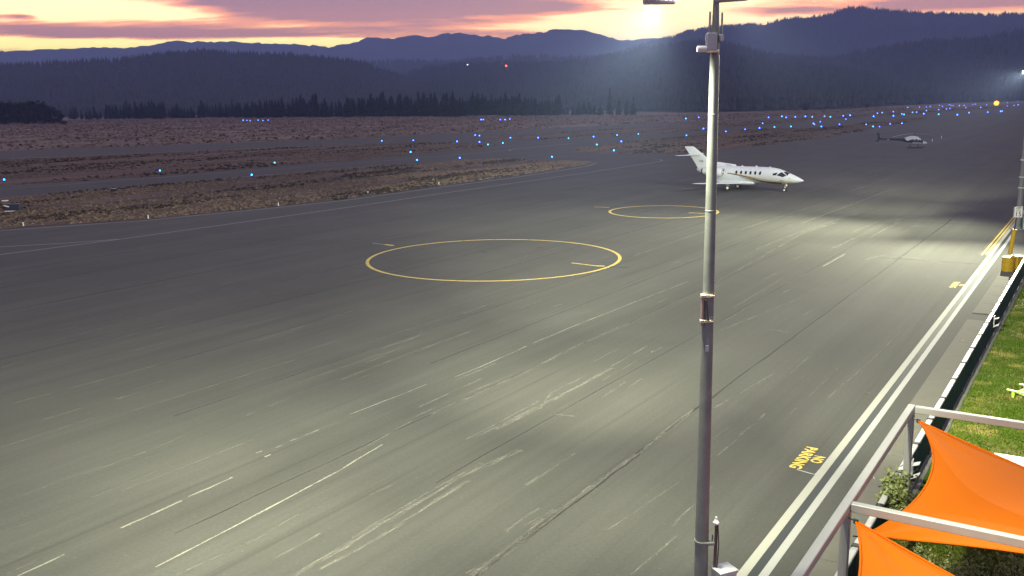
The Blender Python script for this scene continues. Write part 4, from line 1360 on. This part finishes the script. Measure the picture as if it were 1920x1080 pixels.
NR = 28
b = B(); b.loft([[Vector((x, hw * math.cos(2 * PI * k / NR), zc + hh * math.sin(2 * PI * k / NR))) for k in range(NR)] for x, zc, hw, hh in ST]); b.done("fuselage", JETW, jet, smooth=True)
b = B(); b.loft([[Vector((x, hw * math.cos(2 * PI * k / 20), zc + hh * math.sin(2 * PI * k / 20))) for k in range(20)] for x, zc, hw, hh in ((3.1, .98, .05, .05), (2.7, .96, .6, .25), (1.8, .94, .95, .33), (0, .93, 1.0, .35), (-1.4, .95, .95, .33), (-2.3, 1.02, .6, .25), (-2.8, 1.08, .05, .05))]); b.done("wing_fairing", JETW, jet, smooth=True)


def foil(b, secs, vertical=False):
    rings = []
    for (x0, ch_, y, z, th) in secs:
        r = []
        prof = [(0, 0), (.05, .55), (.2, .95), (.4, 1.0), (.7, .6), (1, .04), (.7, -.45), (.4, -.7), (.2, -.65), (.05, -.4)]
        for cx, cz in prof:
            x = x0 - cx * ch_; d = cz * th / 2
            r.append(Vector((x, y + d, z)) if vertical else Vector((x, y, z + d)))
        rings.append(r)
    b.loft(rings)


for s_ in (-1, 1):
    b = B(); foil(b, [(1.75, 3.2, s_ * .5, .84, .42), (1.0, 2.6, s_ * 2.6, .93, .32), (-.45, 1.35, s_ * 7.3, 1.20, .14), (-.75, .75, s_ * 7.8, 1.23, .05)]); b.done("wing", JETW, jet, smooth=True)
    b = B(); foil(b, [(-4.35, 1.55, s_ * .05, 4.05, .16), (-5.5, .95, s_ * 3.0, 4.09, .08)]); b.done("tailplane", JETW, jet, smooth=True)
    # engines
    ey, ez = s_ * 1.38, 2.16
    b = B(); b.loft([[Vector((x, ey + r * math.cos(2 * PI * k / 20), ez + dz + r * math.sin(2 * PI * k / 20))) for k in range(20)] for x, r, dz in ((-.62, .40, 0), (-.72, .46, 0), (-1.1, .52, 0), (-1.9, .54, 0), (-2.7, .47, .02), (-3.3, .36, .04))], caps=False)
    b.loft([[Vector((x, ey + r * math.cos(2 * PI * k / 20), ez + r * math.sin(2 * PI * k / 20))) for k in range(20)] for x, r in ((-.62, .40), (-.66, .36), (-1.0, .35))], caps=False)
    en = b.done("engine", JETW, jet, smooth=True)
    b = B(); b.lathe([(.0, 0), (.36, 0), (.36, .02), (0, .02)], (-.80, ey, ez), 20, Matrix.Rotation(PI / 2, 3, 'Y')); b.done("fan", GLASS, en)
    b = B(); b.lathe([(.11, 0), (.08, .08), (.0, .14)], (-.78, ey, ez), 14, Matrix.Rotation(PI / 2, 3, 'Y')); b.done("spinner", WHT, en, smooth=True)
    b = B(); b.loft([[Vector((x, ey + r * math.cos(2 * PI * k / 20), ez + r * math.sin(2 * PI * k / 20))) for k in range(20)] for x, r in ((-.60, .385), (-.585, .41), (-.60, .435), (-.74, .472))], caps=False); b.done("intake_lip", CHROME, en, smooth=True)
    b = B(); b.lathe([(.30, 0), (.34, .02), (.26, .25), (.18, .3)], (-3.55, ey, ez + .04), 16, Matrix.Rotation(PI / 2, 3, 'Y')); b.done("exhaust", STEEL_D, en, smooth=True)
    b = B(); b.box((-1.9, s_ * .88, 2.22), (1.9, .35, .16), bev=.05); b.done("pylon", JETW, jet)
    # main gear
    b = B(); b.tube([(0, s_ * 1.4, .30), (0, s_ * 1.4, .95)], .06, 8); b.box((.0, s_ * 1.52, .62), (.42, .03, .40), bev=.008); g_ = b.done("main_gear", WHT, jet)
    for dy in (-.14, .14):
        b = B(); b.lathe([(.18, -.07), (.29, -.085), (.32, -.05), (.32, .05), (.29, .085), (.18, .07)], (0, s_ * 1.4 + dy, .32), 18, Matrix.Rotation(PI / 2, 3, 'X')); b.lathe([(.0, -.09), (.17, -.078), (.17, .078), (0, .09)], (0, s_ * 1.4 + dy, .32), 14, Matrix.Rotation(PI / 2, 3, 'X'), mi=1); b.done("wheel", [RUBBER, WHT], g_)
b = B(); foil(b, [(-1.8, 3.0, 0, 2.40, .30), (-2.7, 2.55, 0, 3.1, .26), (-4.0, 1.95, 0, 4.05, .20), (-5.30, 1.35, 0, 4.98, .14), (-5.50, 1.15, 0, 5.08, .06)], True)
b.loft([[Vector((-5.85, .10 * math.cos(a_), 4.05 + .10 * math.sin(a_))) for a_ in (2 * PI * k / 10 for k in range(10))], [Vector((-6.3, .02 * math.cos(a_), 4.07 + .02 * math.sin(a_))) for a_ in (2 * PI * k / 10 for k in range(10))]])
b.done("tail_fin", JETW, jet, smooth=True)
b = B(); b.loft([[Vector((x, w * math.cos(2 * PI * k / 12), z0 + h * math.sin(2 * PI * k / 12))) for k in range(12)] for x, z0, w, h in ((.30, 2.86, .02, .02), (.24, 2.87, .13, .16), (-.6, 2.90, .17, .22), (-1.8, 2.96, .16, .28), (-3.4, 3.1, .10, .3))]); b.done("dorsal_fairing", JETW, jet, smooth=True)
b = B(); b.tube([(.0, .1, .0), (.0, .1, .01)], .001, 4)
for x in (-.45, -1.1):
    pass
dv = B(); dv.raw([(-.25, -.172, 2.90), (-.95, -.182, 2.92), (-.95, -.180, 2.98), (-.25, -.168, 2.96)], [(0, 1, 2, 3)]); dv.done("vent", DARKST, jet)
# nose gear
b = B(); b.tube([(6.5, 0, .25), (6.55, 0, 1.0)], .055, 8); b.box((6.7, 0, .82), (.06, .34, .32), bev=.01); g_ = b.done("nose_gear", WHT, jet)
for dy in (-.11, .11):
    b = B(); b.lathe([(.12, -.05), (.2, -.06), (.23, -.03), (.23, .03), (.2, .06), (.12, .05)], (6.5, dy, .23), 16, Matrix.Rotation(PI / 2, 3, 'X')); b.lathe([(.0, -.065), (.12, -.055), (.12, .055), (0, .065)], (6.5, dy, .23), 12, Matrix.Rotation(PI / 2, 3, 'X'), mi=1); b.done("wheel", [RUBBER, WHT], g_)
# windows
for k in range(6):
    x0 = 3.78 - .60 * k; z0 = 2.16
    ring = [surf(x0 + .145 * math.cos(a_), z0 + .21 * math.sin(a_)) for a_ in (2 * PI * q / 16 for q in range(16))]
    b = B(); b.raw(ring + [surf(x0, z0, .014)], [(q, (q + 1) % 16, 16) for q in range(16)]); b.done("cabin_window", GLASS, jet, recalc=False)


def patch(name, quad, m, n=6, off=.014, pts=surf_t):
    (x0, t0), (x1, t1), (x2, t2), (x3, t3) = quad
    vs_ = []
    for i in range(n + 1):
        for j in range(n + 1):
            a, c = i / n, j / n
            x = (x0 * (1 - a) + x1 * a) * (1 - c) + (x3 * (1 - a) + x2 * a) * c
            th = (t0 * (1 - a) + t1 * a) * (1 - c) + (t3 * (1 - a) + t2 * a) * c
            vs_.append(pts(x, th, off))
    b = B(); b.raw(vs_, [(i * (n + 1) + j, i * (n + 1) + j + 1, (i + 1) * (n + 1) + j + 1, (i + 1) * (n + 1) + j) for i in range(n) for j in range(n)])
    return b.done(name, m, jet, smooth=True)


patch("cockpit_window", ((6.62, .12), (6.45, .55), (6.98, .98), (7.10, .12)), GLASS)
patch("cockpit_window", ((6.28, .66), (5.78, 1.34), (6.52, 1.42), (6.92, 1.04)), GLASS)
patch("cockpit_window", ((5.86, .92), (5.30, 1.20), (5.34, 1.42), (5.72, 1.36)), GLASS)
patch("cockpit_window", ((6.62, -.12), (6.45, -.55), (6.98, -.98), (7.10, -.12)), GLASS)


def stripe(name, path, w, m):
    b = B(); vs_ = []
    n = 60
    for i in range(n + 1):
        q = i / n
        x = path[0][0] + (path[-1][0] - path[0][0]) * q
        z = np.interp(x, [p[0] for p in path], [p[1] for p in path]); ww = w * np.interp(q, [0, .5, 1], [.5, 1, .6])
        vs_ += [surf(x, z - ww / 2, .010), surf(x, z + ww / 2, .010)]
    b.raw(vs_, [(2 * i, 2 * i + 2, 2 * i + 3, 2 * i + 1) for i in range(n)])
    b.done(name, m, jet, smooth=True)


stripe("stripe", [(-.4, 2.02), (1.0, 1.86), (2.5, 1.58), (4.0, 1.27), (5.0, 1.12), (6.3, 1.08)], .15, DARKST)
stripe("stripe", [(-.3, 2.10), (1.0, 1.96), (2.5, 1.72), (4.0, 1.46), (5.6, 1.26), (7.6, 1.22)], .10, GOLD)
stripe("stripe", [(1.2, 1.66), (2.5, 1.42), (4.0, 1.14), (5.2, 1.02), (6.3, .99)], .10, DARKST)
stripe("stripe", [(2.0, 1.62), (3.2, 1.42), (4.6, 1.24), (6.6, 1.15), (7.5, 1.15)], .06, GOLD)
dr = B()
pp = [surf(x, z, .011) for x, z in ((3.62, 1.3), (3.62, 2.5), (3.72, 2.62), (2.95, 2.62), (3.05, 2.5), (3.05, 1.3))]
dr.tube([surf(2.55, 1.35, .0), surf(2.55, 2.5, 0), surf(2.05, 2.5, 0), surf(2.05, 1.35, 0)], .010, 4); dr.done("door_seam", mat("seam_grey", (.35, .36, .36), .5, var=0), jet)
b = B(); b.tube([surf(6.35, 1.46, 0), surf(6.30, 1.44, .16), surf(6.75, 1.42, .16)], .018, 5); b.done("probe", STEEL_D, jet)
b = B(); b.tube([surf(7.3, 1.75, 0), surf(7.25, 1.6, .14)], .016, 5); b.done("probe", STEEL_D, jet)
for x, h_ in ((2.9, .12), (1.1, .10), (-.2, .16), (4.6, .06)):
    b = B(); b.box((x, 0, 2.83 + h_ / 2), (.22, .03, h_), bev=.01); b.done("antenna", WHT, jet)
flat_text("N4", .42, "lettering", DARKST, jet, Matrix.Translation((-4.28, -.115, 3.30)) @ RX, .002)

# ------------------------------------------------------------------ helicopter
hp = G(1713, 277.5)
hel = thing("helicopter", "dark helicopter with silver roof and nose parked beyond the jet, blades drooping", "helicopter", (hp.x, hp.y, 0), -.28)
HS = [(2.62, 1.02, .04, .04), (2.5, 1.03, .22, .15), (2.15, 1.10, .45, .32), (1.7, 1.22, .60, .48), (1.2, 1.36, .67, .64), (.5, 1.45, .69, .72), (-.4, 1.48, .67, .72), (-1.1, 1.55, .55, .62), (-1.7, 1.66, .36, .42), (-2.3, 1.76, .26, .30), (-3.2, 1.82, .20, .23), (-5, 1.88, .16, .18), (-7.3, 1.95, .12, .13)]
NR = 20


def hsurf(x, th, off=.012):
    xs = [s[0] for s in HS][::-1]
    zc, hw, hh = (np.interp(x, xs, [s[k] for s in HS][::-1]) for k in (1, 2, 3))
    return Vector((x, -math.sin(th) * (hw + off), zc + math.cos(th) * (hh + off)))


b = B(); b.loft([[Vector((x, hw * math.cos(2 * PI * k / NR), zc + hh * math.sin(2 * PI * k / NR))) for k in range(NR)] for x, zc, hw, hh in HS])
for i, f in enumerate(b.f):
    c = sum((b.v[k] for k in f), Vector()) / len(f)
    if c.x > -1.9 and c.z > 1.62: b.m[i] = 1
    if c.x > 1.5 and c.z < 1.40: b.m[i] = 1
    if -1.6 < c.x < 1.6 and c.z < 1.16: b.m[i] = 2
b.done("fuselage", [HELI_D, HELI_W, mat("heli_grey_band", (.46, .44, .46), .4, var=0)], hel, smooth=True)
_j = jet


def hpatch(name, quad, m):
    global jet
    keep = jet; jet = hel
    o = patch(name, quad, m, 5, .014, hsurf); jet = keep
    return o


hpatch("windscreen", ((1.35, .05), (1.20, .75), (1.72, 1.15), (1.95, .05)), GLASS)
hpatch("windscreen", ((1.35, -.05), (1.20, -.75), (1.72, -1.15), (1.95, -.05)), GLASS)
hpatch("side_window", ((1.15, .95), (.78, .92), (.80, 1.50), (1.42, 1.50)), GLASS)
hpatch("side_window", ((.66, .92), (.08, .92), (.08, 1.50), (.66, 1.50)), GLASS)
hpatch("side_window", ((-.08, .95), (-.72, 1.05), (-.72, 1.5), (-.08, 1.5)), GLASS)
b = B(); b.loft([[Vector((x, w * math.cos(2 * PI * k / 14), z0 + h * math.sin(2 * PI * k / 14))) for k in range(14)] for x, z0, w, h in ((1.0, 2.12, .06, .04), (.7, 2.2, .3, .18), (0, 2.28, .38, .28), (-.9, 2.24, .36, .28), (-1.6, 2.08, .26, .2), (-2.1, 1.98, .05, .05))]); b.done("engine_cowling", HELI_W, hel, smooth=True)
b = B(); b.tube([(0, 0, 2.4), (0, 0, 3.05)], .06, 8); b.box((0, 0, 3.02), (.5, .16, .10), bev=.02); b.done("rotor_mast", STEEL_D, hel)
for a_ in (.28 + .20, PI + .28 + .20):
    b = B(); vs_ = []
    n = 14
    for i in range(n + 1):
        r_ = .25 + 4.85 * i / n; z = 3.04 - .62 * (r_ / 5.1) ** 2
        ca, sa = math.cos(a_), math.sin(a_)
        for w in (-.17, .17):
            for dz in (-.02, .02):
                vs_.append((ca * r_ - sa * w, sa * r_ + ca * w, z + dz))
    fs = []
    for i in range(n):
        k = i * 4
        fs += [(k, k + 4, k + 6, k + 2), (k + 1, k + 3, k + 7, k + 5), (k, k + 1, k + 5, k + 4), (k + 2, k + 6, k + 7, k + 3)]
    fs += [(0, 2, 3, 1), (n * 4, n * 4 + 1, n * 4 + 3, n * 4 + 2)]
    b.raw(vs_, fs); b.done("rotor_blade", BLADE, hel)
b = B(); foil(b, [(-6.7, .55, 0, 2.0, .08), (-7.05, .5, 0, 3.25, .05)], True); foil(b, [(-6.8, .5, 0, 1.9, .07), (-7.2, .4, 0, 1.35, .05)], True); b.done("tail_fin", HELI_D, hel)
b = B(); foil(b, [(-5.0, .45, -.95, 1.85, .05), (-5.0, .45, .95, 1.85, .05)]); b.done("stabiliser", HELI_W, hel)
b = B(); b.box((-7.1, .18, 1.98), (.10, .03, 1.55), Matrix.Rotation(.5, 3, 'Y')); b.tube([(-7.1, 0, 1.98), (-7.1, .2, 1.98)], .03, 6); b.done("tail_rotor", BLADE, hel)
for s_ in (-1, 1):
    b = B(); b.tube([(-1.3, s_ * .95, .06), (1.35, s_ * .95, .06), (1.7, s_ * .95, .16), (1.9, s_ * .95, .34)], .05, 8); b.done("skid", HELI_D, hel)
for x in (-.75, .85):
    b = B(); b.tube([(x, -.95, .08), (x, -.55, .72), (x, .55, .72), (x, .95, .08)], .04, 6); b.done("cross_tube", HELI_D, hel)

# ------------------------------------------------------------------ airfield lights
ORD = ["first", "second", "third", "fourth", "fifth", "sixth", "seventh", "eighth", "ninth", "tenth", "eleventh", "twelfth", "thirteenth", "fourteenth", "fifteenth", "sixteenth", "seventeenth", "eighteenth", "nineteenth", "twentieth"]
LG = {}


def lamp_meshes(r, h, em):
    key = (r, em.name)
    if key not in LG:
        g = B(); g.lathe([(r * .8, 0), (r, r * .5), (r * .8, r * 1.3), (r * .35, r * 1.75), (0, r * 1.85)], n=10)
        s_ = B(); s_.lathe([(.16, 0), (.16, .03), (.04, .05), (.04, h), (r * .7, h + .02)], n=8)
        LG[key] = (mesh("globe", g.v, g.f, em, smooth=True), mesh("stem", s_.v, s_.f, FENCE_B))
    return LG[key]


def taxi_light(x, y, lab, em=None, group="blue airfield lights", name="taxiway_light"):
    em = em or BLUE_E
    p = G(x, y, .3, 2200)
    r = .14 if p.y < 200 else .17 if p.y < 340 else .22 if p.y < 480 else .34
    gm, sm = lamp_meshes(r, .26, em)
    o = thing(name, lab, "light", (p.x, p.y, .02), 0, group)
    mobj("globe", gm, o, (0, 0, .28)); mobj("stem", sm, o)
    return o


rows = [
    ([(8, 338), (300, 321), (515, 306)], "blue light on the far edge of the near taxiway at the left"),
    ([(472, 329), (782, 301), (862, 297), (1035, 295)], "blue light on the near edge of the near taxiway"),
    ([(716, 265), (775, 264), (857, 266), (899, 267)], "blue light on the grass edge below the far runway"),
    ([(770, 286), (915, 272), (943, 269)], "blue light on the grass tip left of the taxiway junction"),
    ([(891, 254), (899, 255)], "blue light of the close pair at the runway turn-off"),
    ([(957, 259), (1009, 259), (1066, 260), (1113, 257), (1157, 254), (1197, 252)], "blue light along the grass island beyond the junction"),
    ([(1119, 272), (1151, 283), (1165, 266)], "blue light on the grass tip right of the junction"),
    ([(456, 226), (463, 226.5), (469, 227), (484, 226), (493, 226.5), (503, 226)], "tiny far light before the left tree line"),
    ([(902, 225), (906, 225), (938, 225), (947, 225), (956, 224)], "tiny far light before the middle tree line"),
    ([(1287, 254.5), (1319, 242), (1361, 247), (1397, 243), (1424, 241), (1430, 232), (1452, 239), (1483, 238)], "blue light behind the jet on the taxiway edge"),
    ([(1286, 223), (1310, 221), (1441, 221), (1466, 219), (1474, 221), (1491, 220), (1510, 219), (1523, 220), (1546, 219), (1557, 220), (1581, 218), (1586, 224), (1594, 217)], "blue light of the upper far row right of the pole"),
    ([(1525, 232), (1527, 234), (1538, 229), (1540, 238), (1574, 234), (1624, 234), (1637, 238), (1649, 238), (1669, 233), (1691, 232)], "blue light of the lower far row left of the helicopter"),
    ([(1638, 219), (1645, 213), (1654, 212), (1675, 218), (1675, 210), (1691, 214.5), (1695, 215.5), (1711, 211.5), (1718.5, 211), (1732, 214), (1737, 208), (1760, 206), (1760, 215), (1774.6, 205), (1781, 204), (1795, 216), (1811, 202.5), (1817, 212), (1839, 202), (1852, 211)], "blue light of the distant cluster above the helicopter"),
    ([(1702, 202), (1724, 201), (1737, 201), (1744, 200), (1761.5, 198), (1767, 200), (1780, 196.5), (1783, 198), (1787, 198.5), (1799, 198.5), (1807.6, 198), (1824, 196), (1829, 195.5), (1850, 197)], "blue light of the farthest row left of the amber light"),
    ([(1876, 209.6), (1879, 209), (1888.6, 199), (1889, 193), (1901, 198), (1908, 190.6), (1909, 197)], "blue light around the amber light near the right edge"),
]
for pts, lab in rows:
    far = pts[0][1] < 240 and pts[0][0] > 1280 or 'tiny' in lab
    if len(pts) == 2:
        for (x, y), w in zip(pts, ("left", "right")): taxi_light(x, y, f"{w} {lab}")
    else:
        for i, (x, y) in enumerate(pts):
            taxi_light(x, y, f"{ORD[i]} {lab}".replace("blue light", "blue light from the left", 1) if False else f"{lab}, {ORD[i]} from left", BLUE_E2 if (far and i % 3) else BLUE_E)


def mast_light(x, ybase, y, D, r, em, name, lab, cat):
    g = G(x, ybase, 0, D)
    z = CAMH + ray(x, y).z * g.y / ray(x, y).y
    o = thing(name, lab, cat, (g.x, g.y, 0))
    b = B(); b.tube([(0, 0, -.1), (0, 0, z - r)], [r * .25, r * .12], 6); b.done("mast", STEEL_D, o)
    b = B(); b.lathe([(0, -r), (r * .7, -r * .7), (r, 0), (r * .7, r * .7), (0, r)], (0, 0, z), 12); b.done("lamp", em, o, smooth=True)


mast_light(1868, 197.5, 193.5, 1400, 2.7, ORNG_E, "amber_light", "bright amber lamp among the far blue lights at the right", "light")
mast_light(950, 190, 123.5, 2550, 2.6, RED_E, "obstruction_light", "red obstruction lamp on the dark hill at the centre", "light")
mast_light(878, 190, 121, 2550, .8, WHT_E, "obstruction_light", "small white lamp on the hill left of the red one", "light")

# ------------------------------------------------------------------ small field furniture
p = G(24, 397)
eq = thing("papi_unit", "low dark equipment cabinet with white panels in the grass at the left edge", "equipment", (p.x, p.y, 0), .15)
b = B(); b.box((.15, 0, .55), (1.5, .9, .62), bev=.06); b.done("body", mat("cabinet_navy", (.03, .035, .06), .5), eq)
b = B(); b.box((-.62, -.1, 1.22), (.55, .5, .10), bev=.02); b.done("top_panel", WHT, eq)
b = B(); b.box((-.42, -.47, .66), (.55, .03, .12), Matrix.Rotation(.25, 3, 'Y')); b.done("side_panel", WHT, eq)
b = B(); b.box((-.1, -.5, .12), (1.15, .1, .08)); b.done("skirt", WHT, eq)
for sx in (-.5, .75):
    b = B(); b.tube([(sx, 0, 0), (sx, 0, .3)], .04, 6); b.done("leg", STEEL, eq)
b = B(); b.tube([(-.62, -.1, .8), (-.62, -.1, 1.18)], .03, 6); b.tube([(.6, -.3, .9), (1.05, -.3, .55)], .02, 5); b.done("strut", STEEL, eq)
p = G(214, 361)
eb = thing("light_box", "small unlit box lamp at the near taxiway edge in the left grass", "box", (p.x, p.y, 0), .2)
b = B(); b.box((0, 0, .34), (.75, .4, .34), bev=.04); b.done("body", FENCE_B, eb)
b = B(); b.box((0, 0, .53), (.62, .34, .05), bev=.01); b.done("lid", mat("lid_grey", (.4, .4, .38), .5), eb)
p = G(813, 344)
sg = thing("taxiway_sign", "small black taxiway letter sign in the grass strip left of centre", "sign", (p.x, p.y, 0), -.05)
b = B(); b.box((0, 0, .52), (.72, .16, .72), bev=.02); b.done("panel", SIGNB, sg)
b = B(); b.box((0, 0, .08), (.8, .4, .10), bev=.02); b.done("base", mat("lid_grey", (.4, .4, .38), .5), sg)
flat_text("A", .55, "lettering", mat("sign_orange", (.45, .26, .12), .6, var=0), sg, Matrix.Translation((0, -.083, .52)) @ RX, .001)
for (x, y, lab) in ((44, 425, "white stub marker at the apron grass edge, farthest left"), (278, 411, "white stub marker at the apron grass edge below the box lamp"), (522, 387, "white stub marker at the apron grass edge, left of centre"), (690, 365, "white stub marker in the grass left of the black letter sign"), (823, 347, "white stub marker just right of the black letter sign"),
                    (1748, 266, "white stub marker right of the helicopter nose"), (1765, 260, "white stub marker farther right of the helicopter")):
    p = G(x, y)
    h = .42 if y > 300 else .7
    o = thing("marker_post", lab, "marker", (p.x, p.y, 0), 0, "white marker stubs")
    b = B(); b.tube([(0, 0, 0), (0, 0, h)], .06 if y > 300 else .09, 8); b.done("stub", WHT, o)
    b = B(); b.lathe([(.14, 0), (.14, .04), (.07, .06)], n=8); b.done("base", FENCE_B, o)
